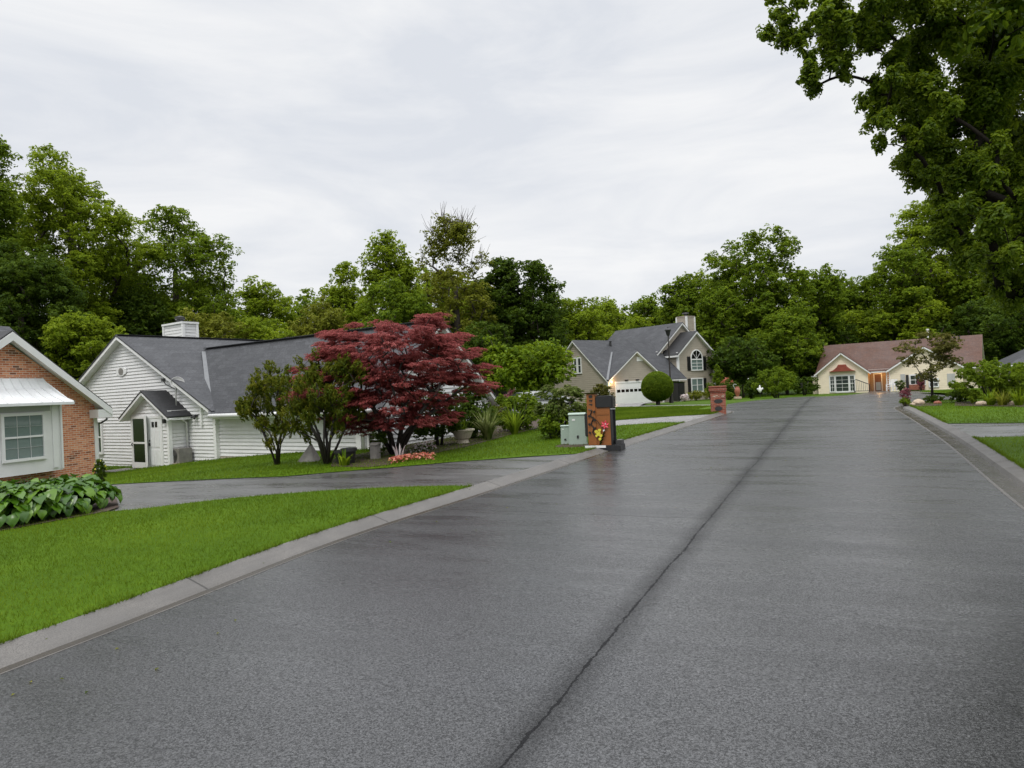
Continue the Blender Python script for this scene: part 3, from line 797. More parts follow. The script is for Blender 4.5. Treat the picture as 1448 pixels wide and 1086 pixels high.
def gable_roof_y(x0, x1, y0, y1, ze, zr_, ov=.3, og=.3):
    xm = (x0 + x1) / 2; p = (zr_ - ze) / (xm - x0)
    a, b = x0 - ov, x1 + ov; zo = ze - p * ov
    return [[(a, y0 - og, zo), (xm, y0 - og, zr_), (xm, y1, zr_), (a, y1, zo)], [(xm, y0 - og, zr_), (b, y0 - og, zo), (b, y1, zo), (xm, y1, zr_)]]
def gable_roof_x(x0, x1, y0, y1, ze, zr_, ov=.3, og=.3):
    ym = (y0 + y1) / 2; p = (zr_ - ze) / (ym - y0); zo = ze - p * ov
    return [[(x0 - og, y0 - ov, zo), (x1 + og, y0 - ov, zo), (x1 + og, ym, zr_), (x0 - og, ym, zr_)], [(x0 - og, ym, zr_), (x1 + og, ym, zr_), (x1 + og, y1 + ov, zo), (x0 - og, y1 + ov, zo)]]
def rake(root, xf, pts, h=.2, v=.0, w=.035):
    """white boards that follow the gable under the roof edge: pts [(u, z)] along the slope"""
    mb = MB(xf)
    for (u0, z0), (u1, z1) in zip(pts, pts[1:]):
        mb.prism([(u0, v, z0), (u1, v, z1), (u1, v, z1 - h), (u0, v, z0 - h)], (0, w, 0))
    return mb.build('rake_board', M['white_paint'], root)

def window(root, xf, u0, u1, z0, z1, cols=2, rows=2, glass='glass', fr=.08, name='window', v=.045, trim='white_paint', mid=True, mun=.025):
    mb = MB(xf); d0, d1 = v - .04, v + .05
    mb.box(u0 - fr, u0, d0, d1, z0 - fr, z1 + fr); mb.box(u1, u1 + fr, d0, d1, z0 - fr, z1 + fr)
    mb.box(u0, u1, d0, d1, z1, z1 + fr); mb.box(u0 - fr * .4, u1 + fr * .4, d0, d1 + .02, z0 - fr, z0)
    if mid: mb.box(u0, u1, v + .004, v + .035, (z0 + z1) / 2 - .03, (z0 + z1) / 2 + .03)
    for k in range(1, cols):
        u = u0 + (u1 - u0) * k / cols; mb.box(u - mun / 2, u + mun / 2, v + .003, v + .022, z0, z1)
    for k in range(1, rows):
        z = z0 + (z1 - z0) * k / rows
        if abs(z - (z0 + z1) / 2) > .02 or not mid: mb.box(u0, u1, v + .0025, v + .020, z - mun / 2, z + mun / 2)
    f = mb.build(name, M[trim], root)
    MB(xf).box(u0, u1, v - .02, v, z0, z1).build('pane', M[glass], f)
    return f

def shutter(root, xf, u0, u1, z0, z1, v=.05):
    mb = MB(xf).box(u0, u1, v - .02, v + .02, z0, z1); n = 14
    for k in range(n):
        z = z0 + .06 + (z1 - z0 - .12) * k / n; mb.box(u0 + .03, u1 - .03, v + .02, v + .034, z, z + (z1 - z0) / n * .5)
    return mb.build('shutter', M['black'], root)

def corner_trim(root, x, y, z0, z1, w=.1, name='corner_board'):
    return MB().box(x - w / 2, x + w / 2, y - w / 2, y + w / 2, z0, z1).build(name, M['white_paint'], root)

# ---- orange brick house at the left edge
B = House('brick_house', 'orange brick house with white gable boards and a canopied bay window', 134, 25, 580, 71.6)
R0 = B.root; zb = -1.1
ua, za = B.on(17, 467, -.4); ze = B.on(148, 574, -.4)[1] + .2; u0 = 2 * ua
wall(R0, wf(), [(u0, zb), (0, zb), (0, ze - .1), (ua, za - .28), (u0, ze - .1)], 'brick', brick=True)
wall(R0, wr(0), [(0, zb), (8, zb), (8, ze), (0, ze)], 'brick', brick=True)
roof(R0, gable_roof_y(u0, 0, 0, 9, ze, za, .35, .42), 'roof_black', tth=.12)
p = (za - ze) / (-ua)
mb = MB(wf(-.39))
for sg in (-1, 1):
    a, b = (ua, za - .05), (ua + sg * (-ua + .36), ze - .05 - p * .36)
    mb.prism([(a[0], 0, a[1]), (b[0], 0, b[1]), (b[0], 0, b[1] - .24), (a[0], 0, a[1] - .27)], (0, .05, 0))
mb.build('rake_board', M['white_paint'], R0)
mb = MB(wf())                                      # boxed eave return with its grey soffit
mb.box(-.22, .36, 0, .42, ze - .62, ze - .32); mb.build('eave_return', M['white_paint'], R0)
MB(wf()).box(-.07, .07, -.05, .03, zb, ze - .62).build('corner_board', M['white_paint'], R0)
MB(wf()).tube([(.3, .2, ze - .62), (.32, .2, ze - .68), (.16, .12, ze - .80), (.10, .08, ze - .82)], .035, 6).build('downspout', M['dark_metal'], R0, smooth=True)
# bay with metal canopy
b0, b1, bz0, bz1 = B.rect(-60, 566, 88, 655, -.45); bz0 = B.on(30, 672, -.45)[1]; bz1 = B.on(60, 570, -.45)[1]
w0, w1, wz0, wz1 = B.rect(6, 588, 61, 648, -.45)
mb = MB(wf()).box(2 * ua - b1, w0 - .1, 0, .42, bz0, bz1).box(w1 + .1, b1, 0, .42, bz0, bz1).box(w0 - .1, w1 + .1, 0, .42, bz0, wz0 - .08).box(w0 - .1, w1 + .1, 0, .4, wz1 + .08, bz1)
bay = mb.build('bay', M['white_paint'], R0)
MB(wf()).box(w0 - .3, w1 + .3, .40, .425, wz1 + .12, bz1 - .02).build('header_panel', M['soffit_grey'], bay)
MB(wf()).box(b1 - .34, b1 - .16, .42, .46, bz0 + .1, bz1).box(b1 - .06, b1 - .0, .42, .48, bz0 + .05, bz1).build('pilaster', M['white_paint'], bay)
window(R0, wf(), w0, w1, wz0, wz1, 3, 4, 'glass_blind', .09, v=.43, mun=.005)
ax1, az1 = B.on(90, 568, -1.0); ax2, az2 = B.on(59, 535, 0); axl = 2 * ua - ax2
mb = MB(wf()); nrib = 9
prof = [(0.02, az2), (.22, az2 - (az2 - az1) * .42), (.55, az2 - (az2 - az1) * .78), (.85, az1)]
for i in range(3):
    (va, z_a), (vb, z_b) = prof[i], prof[i + 1]; ka, kb = va / .85, vb / .85
    mb.prism([(axl - .45 * ka, va, z_a), (ax2 + .45 * ka, va, z_a), (ax2 + .45 * kb, vb, z_b), (axl - .45 * kb, vb, z_b)], (0, 0, -.03))
mb.box(axl - .45, ax2 + .45, .83, .87, az1 - .09, az1 - .005)
mb.prism([(ax2 + .02, .02, az2 - .03), (ax2 + .44, .83, az1 - .03), (ax2 + .02, .02, az1 - .03)], (-.03, 0, 0))
mb.prism([(axl - .02, .02, az2 - .03), (axl - .44, .83, az1 - .03), (axl - .02, .02, az1 - .03)], (.03, 0, 0))
for k in range(nrib + 1):
    f = k / nrib
    for i in range(3):
        (va, z_a), (vb, z_b) = prof[i], prof[i + 1]
        u_a = axl - .45 * va / .85 + f * (ax2 - axl + .9 * va / .85); u_b = axl - .45 * vb / .85 + f * (ax2 - axl + .9 * vb / .85)
        mb.beam((u_a, va, z_a + .008), (u_b, vb, z_b + .008), .025, .03)
mb.build('canopy', M['white_metal'], R0)
# body of the house behind the gable: only its ridge shows
zr2 = B.on(34, 459, 3.5)[1]; xe = B.on(35, 466, 3.5)[0]
roof(R0, gable_roof_x(-16, xe, .9, 8.0, zr2 - 2.6, zr2, .2, .1), 'roof_grey')
wall(R0, wr(xe), [(1.0, zr2 - 2.7), (7.9, zr2 - 2.7), (4.45, zr2 - .12)], 'white_siding')

# ---- white sided house
W = House('white_house', 'white sided house with charcoal shingle roof and small gabled porch', 222, 28.2, 661, -33.9)
R0 = W.root; zb = -1.3
xa, za = W.on(163, 473.5, -.35); x1, ze = W.on(303, 574, 0); half = x1 - xa; x0 = xa - half; pit = (za - ze) / half; D = 14.0
wall(R0, wf(), [(x0, zb), (x1, zb), (x1, ze), (xa, za - .12), (x0, ze)], 'white_siding')
wall(R0, wl(x0), [(-D, zb), (0, zb), (0, ze), (-D, ze)], 'white_siding')
wall(R0, wr(x1), [(5.6, zb), (D, zb), (D, ze), (5.6, ze)], 'white_siding')
pw = .92; yv = 2.75; zw = ze + pw * yv; kx = pw * yv / pit
xend = W.on(545, 600, .12)[0]
# main roof: two slopes, then the wing cut along its valley
roof(R0, gable_roof_y(x0, x1, 0, D, ze, za, .35, .35), 'roof_grey', tth=.14)
roof(R0, [[(x1 + .35 + .3 * 0, -.35, ze - pw * .35 + .015), (xend + .3, -.35, ze - pw * .35 + .015), (xend + .3, yv, zw + .015), (x1 - kx + .12, yv, zw + .015)],
          [(x1 - kx + .12, yv, zw + .015), (xend + .3, yv, zw + .015), (xend + .3, 2 * yv + .35, ze - pw * .35), (x1 - .2, 2 * yv + .35, ze - pw * .35)]], 'roof_grey', tth=.14)
mb = MB(); a = Vector((x1 + .36, -.36, ze - pw * .35 + .05)); b = Vector((x1 - kx + .15, yv, zw + .04)); mb.beam(a, a.lerp(b, .94), .20, .03); mb.build('valley_flashing', M['ridge_light'], R0)
mb = MB(); mb.beam((xa, -.3, za + .01), (xa, D, za + .01), .26, .02); mb.beam((x1 - kx + .3, yv, zw + .035), (xend + .3, yv, zw + .035), .26, .02); mb.build('ridge_cap', M['roof_grey'], R0)
zfl = W.on(330, 645, .12)[1]
wall(R0, wf(.12), [(x1, zfl), (xend, zfl), (xend, ze), (x1, ze)], 'white_siding')
MB(wf(.1)).box(x1 + .06, xend, -.1, .0, zb, zfl).build('foundation', M['tan'], R0)
wall(R0, wr(xend), [(.12, zb), (2 * yv, zb), (2 * yv, ze), (yv, zw - .1), (.12, ze)], 'white_siding')
corner_trim(R0, x1 + .03, .02, zb, ze - .25, .16)
xc = W.on(512, 640, .12)[0]; corner_trim(R0, xc, .09, zb, ze - .2, .22)
mb = MB().tube([(x1 + .3, -.42, ze - .36), (xend + .35, -.42, ze - .36)], .075, 8); mb.tube([(xc + .25, -.40, ze - .4), (xc + .25, -.05, ze - .7), (xc + .25, -.03, zb)], .045, 6)
mb.build('gutter', M['white_paint'], R0, smooth=True)
u0_, u1_, q0, q1 = W.rect(524, 590, 540, 632, .12); window(R0, wf(.12), u0_, u1_, max(q0, -.1), q1, 2, 4, 'glass')
# round-headed louvre in the gable
uv, zv = W.on(173, 525.5); mb = MB(wf())
ring = [(uv + .34 * math.cos(t) * (1.25 if abs(math.cos(t)) > .8 else 1), .03, zv + .2 * math.sin(t)) for t in [2 * math.pi * k / 24 for k in range(24)]]
mb.prism(ring, (0, .03, 0)); vent = mb.build('gable_vent', M['white_paint'], R0)
mb = MB(wf()); mb.prism([(uv + .19 * math.cos(2 * math.pi * k / 20), .06, zv + .15 * math.sin(2 * math.pi * k / 20)) for k in range(20)], (0, .015, 0)); mb.build('louvre', M['grey_box'], vent)
# side window and chimney
q = W.rect(136.5, 597, 145.5, 639); window(R0, wf(), q[0], q[1], q[2], q[3], 2, 2, 'glass', .1)
cy = 3.6; cx0, cz1 = W.on(231, 458, cy - .45); cx1 = W.on(277, 470, cy - .45)[0]; cy = 3.9; cx0 = W.on(232, 465, cy - .35)[0]; cx1 = W.on(259, 465, cy - .35)[0]
cz1 = W.on(250, 459, cy)[1]
mb = MB()
for xf, q in ((wf(cy - .35), (cx0, cx1)), (wr(cx1), (cy - .35, cy + .35)), (wl(cx0), (-cy - .35, -cy + .35)), (wb(cy + .35), (-cx1, -cx0))):
    t = MB().siding([(q[0], za - .8), (q[1], za - .8), (q[1], cz1), (q[0], cz1)], .15, .02); merge(mb, t, xf)
mb.poly([(cx0, cy - .35, cz1), (cx1, cy - .35, cz1), (cx1, cy + .35, cz1), (cx0, cy + .35, cz1)])
ch = mb.build('chimney', M['white_siding'], R0, recalc=False)
mb = MB()
for x in (cx0, cx1):
    for y in (cy - .35, cy + .35): mb.box(x - .06, x + .06, y - .06, y + .06, za - .8, cz1 + .02)
mb.box(cx0 - .08, cx1 + .08, cy - .43, cy + .43, cz1 - .06, cz1 + .03); mb.build('chimney_trim', M['white_paint'], ch)
MB().lathe([(.17, cz1), (.17, cz1 + .2), (.24, cz1 + .22), (.24, cz1 + .34), (.05, cz1 + .4)], 14, ((cx0 + cx1) / 2, cy, 0)).build('flue', M['dark_metal'], ch)
# porch
PY = -.75; pu0, pz = W.on(187, 640, PY); pu1 = W.on(241, 640, PY)[0]; pf = W.on(215, 662, PY)[1]
pe = W.on(238, 585, PY)[1]; pa_, paz = W.on(207, 552, PY - .3); pm = (pu0 + pu1) / 2
pe = pe + .12; paz = paz
wall(R0, wf(PY), [(pu0, zb), (pu1, zb), (pu1, pe), (pm, paz - .15), (pu0, pe)], 'white_siding')
wall(R0, wr(pu1), [(PY, zb), (0, zb), (0, pe), (PY, pe)], 'white_siding'); wall(R0, wl(pu0), [(0, zb), (-PY, zb), (-PY, pe), (0, pe)], 'white_siding')
roof(R0, gable_roof_y(pu0, pu1, PY, .05, pe, paz, .38, .3), 'roof_black', tth=.11)
corner_trim(R0, pu1 - .01, PY, zb, pe, .14)
MB().tube([(pu1 + .35, PY - .2, pe - .32), (pu1 + .3, PY + .3, pe - .34), (pu1 + .12, PY + .62, pe - .5), (pu1 + .06, PY + .66, pe - 2.2)], .04, 6).build('porch_gutter', M['white_paint'], R0, smooth=True)
q = W.rect(190, 592, 208, 656, PY); v_ = .03
mb = MB(wf(PY)); mb.box(q[0] - .07, q[0] + .05, 0, .07, pf, q[3] + .1); mb.box(q[1] - .05, q[1] + .07, 0, .07, pf, q[3] + .1); mb.box(q[0] + .05, q[1] - .05, 0, .07, q[3], q[3] + .1)
mb.box(q[0] + .05, q[1] - .05, .0, .075, pf, pf + .22); mb.box(q[0] + .05, q[1] - .05, .02, .085, (pf + q[3]) / 2 - .02, (pf + q[3]) / 2 + .05)
sd = mb.build('screen_door', M['white_paint'], R0, bevel=0)
MB(wf(PY)).box(q[0] + .05, q[1] - .05, 0, .055, pf + .22, q[3]).build('screen', M['dark_glass'], sd)
MB(wf(PY)).tube([(q[0] + .02, .09, (pf + q[3]) / 2 - .1), (q[0] + .02, .13, (pf + q[3]) / 2 - .05), (q[0] + .02, .09, (pf + q[3]) / 2 + .02)], .018, 6).build('handle', M['black'], sd)
q2 = (q[1] + .22, q[1] + 1.12, pf + .03, q[3])
mb = MB(wf(PY)); mb.prism([(q[1] + .08, .08, pf + .1), (q[1] + .40, .26, pf + .1), (q[1] + .40, .26, q[3] + .12), (q[1] + .08, .08, q[3] + .12)], (.02, -.035, 0))
sw = mb.build('open_door_leaf', M['white_paint'], R0)
mb = MB(wf(PY)); mb.box(q2[0] - .09, q2[0], 0, .06, pf, q2[3] + .1); mb.box(q2[1], q2[1] + .09, 0, .06, pf, q2[3] + .1); mb.box(q2[0], q2[1], 0, .06, q2[3], q2[3] + .1); fr = mb.build('door_frame', M['white_paint'], R0)
mb = MB(wf(PY)).box(q2[0], q2[1], 0, .045, q2[2], q2[3]); hh = q2[3] - q2[2]; ww = q2[1] - q2[0]
for cx in (0, 1):
    for (f0, f1) in ((.05, .36), (.42, .76)):
        a = q2[0] + ww * (.14 + .40 * cx); mb.box(a, a + ww * .32, .045, .058, q2[2] + hh * f0, q2[2] + hh * f1)
dr = mb.build('front_door', M['white_metal'], R0)
for cx in (0, 1):
    a = q2[0] + ww * (.28 + .26 * cx); MB(wf(PY)).box(a, a + ww * .18, .02, .055, q2[2] + hh * .82, q2[2] + hh * .93).build('door_light', M['dark_glass'], dr)
MB(wf(PY)).box(q2[0] + .04, q2[0] + .11, .03, .09, q2[2] + hh * .44, q2[2] + hh * .50).build('handle', M['black'], dr)
MB(wf(PY)).box(q2[0] + .05, q2[0] + .10, .03, .07, q2[2] + hh * .53, q2[2] + hh * .56).build('deadbolt', M['black'], dr)
lt = W.on(234, 595, PY); MB(wf(PY)).box(lt[0] + .02, lt[0] + .18, .02, .15, lt[1] - .09, lt[1] + .07).build('porch_lamp', M['black'], R0, bevel=.01)
lt = W.on(279, 588); mb = MB(wf()).box(lt[0] - .1, lt[0] + .1, .02, .1, lt[1] - .03, lt[1] + .06).tube([(lt[0], .1, lt[1]), (lt[0] + .12, .2, lt[1] - .1)], .04, 6).tube([(lt[0], .1, lt[1]), (lt[0] - .12, .2, lt[1] - .06)], .04, 6); mb.build('flood_lamp', M['dark_metal'], R0)
lt = W.on(286, 568); MB(wf()).box(lt[0] - .05, lt[0] + .05, .02, .1, lt[1] - .9, lt[1] + .02).build('conduit', M['white_paint'], R0)
# stoop (grey brown slab in front of the doors) and roof ventilation pipe
MB(wf(PY)).box(q[0] - .7, q2[1] + .5, 0.02, 1.0, pf - .5, pf - .04).build('stoop', M['grey_box'], R0)
py_ = 1.0; pvx, pvz = W.on(287, 549, py_); MB().lathe([(.16, pvz - .15), (.05, pvz - .02), (.05, pvz + .22)], 8, (pvx, py_, 0)).build('vent_pipe', M['dark_metal'], R0)

# satellite dish on a mast fixed to the porch roof
dx, dz = W.on(252, 541, PY + .5); mxp, mzp = W.on(249, 566, PY + .5)
o = W.O + W.xd * mxp + W.yd * (PY + .5); zrf = pe + (paz - pe) * max(0, 1 - abs(mxp - pm) / (pu1 - pm))
t = thing('satellite_dish', 'round grey satellite dish on a bent mast above the porch roof', 'satellite dish', (o.x, o.y, zrf), W.ang)
hz = dz - zrf
MB().tube([(0, 0, -.05), (0, 0, hz * .55), (.02, .05, hz * .85), (.03, .1, hz)], .028, 7).build('mast', M['dish'], t, smooth=True)
mb = MB(Matrix.Translation((.05, .05, hz)) @ Matrix.Rotation(rad(58), 4, 'Z') @ Matrix.Rotation(rad(66), 4, 'X'))
mb.lathe([(.01, -.06), (.12, -.05), (.20, -.03), (.25, 0), (.255, .012), (.24, .006), (.22, -.022), (.12, -.043), (.01, -.058)], 26); mb.build('reflector', M['dish'], t, smooth=True)
MB().tube([(.0, -.02, hz * .72), (-.2, -.28, hz * .95), (-.26, -.32, hz * 1.12)], .018, 6).box(-.32, -.2, -.38, -.27, hz * 1.08, hz * 1.22).build('feed_arm', M['dark_metal'], t)

# AC unit beside the porch
q = W.rect(247, 646, 263, 663, -.35); c = W.O + W.xd * ((q[0] + q[1]) / 2) + W.yd * (-.4); zz = gz(c.x, c.y)
t = thing('air_conditioner', 'weathered grey air conditioner box beside the white porch', 'air conditioner', (c.x, c.y, zz - .02), W.ang)
w_ = .95; h_ = .62
MB().box(-w_ / 2, w_ / 2, -.25, .28, .06, h_).build('casing', M['grey_box'], t, bevel=.015)
mb = MB(); 
for k in range(5):
    r = .05 + .045 * k; mb.tube([(.1 + r * math.cos(a_), -.265, .33 + r * math.sin(a_)) for a_ in [2 * math.pi * i / 20 for i in range(21)]], .008, 4)
mb.build('fan_grille', M['dark_metal'], t)
MB().box(-w_ / 2 - .06, w_ / 2 + .06, -.32, .34, -.1, .06).build('pad', M['stone'], t)

# ---- beige house beyond the round bush
B2 = House('beige_house', 'beige two storey house with white garage door and black shutters', 861, 68, 560, 36.9)
R0 = B2.root; zb = -1.0; bs = 'beige_siding'
ymid, zr_ = B2.side(812, 481, 0); ze = B2.side(857, 536, 0)[1]; ymid = 4.7; y1 = 2 * ymid; X2 = 10.6
pit = (zr_ - ze) / ymid
wall(R0, wl(0), [(-y1, zb), (0, zb), (0, ze), (-ymid, zr_ - .15), (-y1, ze)], bs, .2, .03)
g1 = 7.9; gm = g1 / 2; gzr = B2.on(899.5, 496, -.3)[1]
wall(R0, wf(), [(0, zb), (g1, zb), (g1, ze), (gm, gzr - .15), (0, ze)], bs, .2, .03)
wall(R0, wf(.9), [(g1, zb), (X2 + 1, zb), (X2 + 1, ze), (g1, ze)], bs, .2, .03); wall(R0, wr(g1), [(0, zb), (.9, zb), (.9, ze), (0, ze)], bs, .2, .03)
roof(R0, [[(-.3, -.3, ze - .27), (-.02, -.3, ze - .27), (-.02, ymid, zr_), (-.3, ymid, zr_)], [(-.02, .12, ze + pit * .12), (g1, .12, ze + pit * .12), (g1, ymid, zr_), (-.02, ymid, zr_)], [(g1, -.3, ze - .27), (X2 + 1, -.3, ze - .27), (X2 + 1, ymid, zr_), (g1, ymid, zr_)], [(-.3, ymid, zr_), (X2 + 1, ymid, zr_), (X2 + 1, y1 + .3, ze - .27), (-.3, y1 + .3, ze - .27)]], 'roof_grey')
yv = (gzr - ze) / pit; gp_ = (gzr - ze) / gm
roof(R0, [[(-.3, -.36, ze - gp_ * .3 + .03), (gm, -.36, gzr + .03), (gm, yv + .3, gzr + .03)], [(gm, -.36, gzr + .03), (g1 + .3, -.36, ze - gp_ * .3 + .03), (g1 + .3, -.3, ze - gp_ * .3 + .03), (gm, yv + .3, gzr + .03)]], 'roof_grey')
mb = MB(); mb.beam((-.3, -.2, ze - .1), (gm - .1, yv + .1, gzr + .10), .22, .05); mb.build('valley_flashing', M['ridge_light'], R0)
corner_trim(R0, 0, 0, zb, ze, .22); corner_trim(R0, g1, 0, zb, ze, .2)
# garage door
q = B2.rect(871, 541, 923, 572); gz0 = B2.on(890, 572)[1]; q = (q[0], q[0] + 5.0, gz0, gz0 + 2.2)
mb = MB(wf()); mb.box(q[0] - .12, q[0], 0, .09, q[2], q[3] + .14); mb.box(q[1], q[1] + .12, 0, .09, q[2], q[3] + .14); mb.box(q[0], q[1], 0, .09, q[3], q[3] + .14); mb.build('garage_door_frame', M['white_paint'], R0)
mb = MB(wf())
for k in range(4):
    h4 = (q[3] - q[2]) / 4; mb.box(q[0], q[1], 0, .05, q[2] + h4 * k + .012, q[2] + h4 * (k + 1) - .006)
mb.box(q[0], q[1], 0, .04, q[2], q[3]); gd = mb.build('garage_door', M['white_paint'], R0)
mb = MB(wf())
for k in range(8):
    a = q[0] + .12 + k * (q[1] - q[0] - .1) / 8; mb.box(a, a + .46, .045, .06, q[2] + 1.27, q[2] + 1.55)
mb.build('garage_pane', M['dark_glass'], gd)
u, z = B2.on(904, 508); MB(wf()).box(u - .45, u + .45, .03, .07, z - .2, z + .22).build('gable_vent', M['white_paint'], R0)
for a in (.3, .62): MB(wf()).box(q[0] + 5 * a - .2, q[0] + 5 * a + .2, .03, .16, q[3] + .2, q[3] + .32).build('garage_light', M['black'], R0)
u, z = B2.on(864, 540); MB(wf()).lathe([(.03, z - .12), (.09, z - .08), (.1, z + .06), (.03, z + .12)], 10, (.32, .14, 0)).build('wall_lamp', M['lit'], R0)
L = bpy.data.lights.new('wall_lamp_light', 'POINT'); L.energy = 45; L.color = (1, .6, .28); L.shadow_soft_size = .1; lo = bpy.data.objects.new('wall_lamp_light', L); COL.objects.link(lo); lo.parent = R0; lo.location = (.32, -.45, z)
# paired narrow windows in the side gable
for (p0, p1) in ((812.5, 815.8), (818.3, 821.8)):
    a = -B2.side(p0, 517, 0)[0]; b = -B2.side(p1, 517, 0)[0]; z0 = B2.side(817, 527, 0)[1]; z1 = B2.side(817, 507, 0)[1]
    window(R0, wl(0), a, b, z0, z1, 1, 2, 'glass', .12)
# two storey block and front bay
ue, ze2 = B2.on(929, 497, 3); ua2, za2 = B2.on(964.7, 455.5, 2.7); X0 = ue; X1 = 2 * ua2 - ue
wall(R0, wf(3), [(X0, zb), (X1, zb), (X1, ze2), (ua2, za2 - .2), (X0, ze2)], bs, .2, .03)
wall(R0, wl(X0), [(-13, zb), (-3, zb), (-3, ze2), (-13, ze2)], bs, .2, .03); wall(R0, wr(X1), [(3, zb), (13, zb), (13, ze2), (3, ze2)], bs, .2, .03)
roof(R0, gable_roof_y(X0, X1, 3, 13.3, ze2, za2, .35, .35), 'roof_grey', tth=.22)
corner_trim(R0, X0, 3, zb, ze2, .2)
b0 = B2.on(959, 520, 1)[0]; b1 = B2.on(1009, 520, 1)[0]; zeb = B2.on(957, 498, 1)[1]; zab = B2.on(982, 467.5, .7)[1]; bm_ = (b0 + b1) / 2
wall(R0, wf(1), [(b0, zb), (b1, zb), (b1, zeb), (bm_, zab - .2), (b0, zeb)], bs, .2, .03)
wall(R0, wl(b0), [(-3, zb), (-1, zb), (-1, zeb), (-3, zeb)], bs, .2, .03); wall(R0, wr(b1), [(1, zb), (3, zb), (3, zeb), (1, zeb)], bs, .2, .03)
roof(R0, gable_roof_y(b0, b1, 1, 5.2, zeb, zab, .38, .35), 'roof_black', tth=.22)
for x in (b0, b1): corner_trim(R0, x, 1, zb, zeb, .22)
q = B2.rect(977.5, 509, 992.5, 523, 1); zt = q[3]; up0 = B2.on(985, 522.5, 1)[1]
window(R0, wf(1), q[0], q[1], up0, zt, 2, 3, 'glass_blind', .13, mun=.06, mid=False)
cxm = (q[0] + q[1]) / 2; rr_ = (q[1] - q[0]) / 2
mb = MB(wf(1)); N_ = 14
for k in range(N_):
    t0, t1 = math.pi * k / N_, math.pi * (k + 1) / N_
    f = lambda r, t: (cxm + r * math.cos(t), -.01, zt + .13 + r * math.sin(t))
    mb.prism([f(rr_, t0), f(rr_ + .13, t0), f(rr_ + .13, t1), f(rr_, t1)], (0, .1, 0))
for t_ in (math.pi * .25, math.pi * .5, math.pi * .75):
    mb.beam((cxm, .04, zt + .13), (cxm + rr_ * math.cos(t_), .04, zt + .13 + rr_ * math.sin(t_)), .03, .05)
ar = mb.build('arched_window', M['white_paint'], R0)
MB(wf(1)).prism([(cxm + rr_ * math.cos(math.pi * k / 14), .0, zt + .13 + rr_ * math.sin(math.pi * k / 14)) for k in range(15)], (0, .045, 0)).build('pane', M['dark_glass'], ar)
for sg in (-1, 1):
    a = cxm + sg * (rr_ + .17); b = a + sg * .55; shutter(R0, wf(1), min(a, b), max(a, b), up0 - .1, zt + .4)
q = B2.rect(978, 536, 993, 553, 1)
window(R0, wf(1), q[0], q[1], q[2], q[3], 2, 2, 'glass_blind', .14, mun=.13)
for sg in (-1, 1):
    a = (q[0] + q[1]) / 2 + sg * ((q[1] - q[0]) / 2 + .18); b = a + sg * .5; shutter(R0, wf(1), min(a, b), max(a, b), q[2] - .1, q[3] + .1)
q = B2.rect(936.5, 504, 946.5, 521, 3); window(R0, wf(3), q[0], q[1], q[2], q[3], 1, 2, 'glass', .18)
MB(wf(3)).box(q[0] - .1, q[1] + .1, .02, .07, q[2] - 1.0, q[2] - .2).build('spandrel_panel', M['white_paint'], R0)
cxm = (q[0] + q[1]) / 2
MB(wf(3)).prism([(cxm - .55, .0, q[3] + .2), (cxm + .55, .0, q[3] + .2), (cxm + .38, 0, q[3] + .55), (cxm, .0, q[3] + .75), (cxm - .38, 0, q[3] + .55)], (0, .06, 0)).build('arched_light', M['dark_glass'], R0)
# chimney
cy = 6.2; c0 = B2.on(971.5, 470, cy)[0]; c1 = c0 + 1.5; cz = B2.on(982, 448, cy)[1]
mb = MB()
for xf, q in ((wf(cy), (c0, c1)), (wr(c1), (cy, cy + 1.5)), (wl(c0), (-cy - 1.5, -cy)), (wb(cy + 1.5), (-c1, -c0))): merge(mb, MB().siding([(q[0], 4.5), (q[1], 4.5), (q[1], cz), (q[0], cz)], .2, .03), xf)
mb.box(c0 - .06, c1 + .06, cy - .06, cy + 1.56, cz - .02, cz + .1); ch = mb.build('chimney', M[bs], R0, recalc=False)
mb = MB()
for x in (c0, c1):
    for y in (cy, cy + 1.5): mb.box(x - .1, x + .1, y - .1, y + .1, 4.5, cz)
mb.build('chimney_trim', M['white_paint'], ch)
MB().lathe([(.2, cz + .1), (.2, cz + .4), (.45, cz + .42), (.4, cz + .55)], 12, ((c0 + c1) / 2, cy + .7, 0)).build('flue', M['dark_metal'], ch)
u, z = B2.on(946.5, 461, 6.5); MB().box(u - .35, u + .35, 6.2, 6.9, z - .45, z + .2).build('roof_vent', M['dark_metal'], R0, bevel=.05)
u, z = B2.on(863, 484, 4); MB().lathe([(.12, z - .4), (.12, z + .05), (.2, z + .1)], 8, (u, 4, 0)).build('vent_pipe', M['dark_metal'], R0)

# ---- cream house at the end of the road
C3 = House('cream_house', 'cream bungalow with brown roof and a lit porch at the road end', 1157, 78, 545, -36)
R0 = C3.root; cs = 'cream_siding'; zb = -1.0
ze = C3.on(1242, 524, .0)[1] + .15; zrd = C3.on(1180, 487.5, 5)[1]; XR = C3.on(1386, 473, 5)[0]; ym = 5.0; pit = (zrd - ze) / ym
def cream_gable(xa_, xb_, zap):
    xm = (xa_ + xb_) / 2; yv = (zap - ze) / pit + .15; gpt = (zap - ze) / (xm - xa_)
    wall(R0, wf(), [(xa_, zb), (xb_, zb), (xb_, ze), (xm, zap - .15), (xa_, ze)], cs, .22, .012)
    roof(R0, [[(xa_ - .35, -.4, ze - gpt * .35), (xm, -.4, zap), (xm, yv, zap), (xa_ - .35, -.3, ze - gpt * .35)], [(xm, -.4, zap), (xb_ + .35, -.4, ze - gpt * .35), (xb_ + .35, -.3, ze - gpt * .35), (xm, yv, zap)]], 'roof_brown', tth=.18)
xl1 = C3.on(1228, 545)[0]; xr0 = C3.on(1259, 545)[0]; xr1 = C3.on(1362, 535)[0]
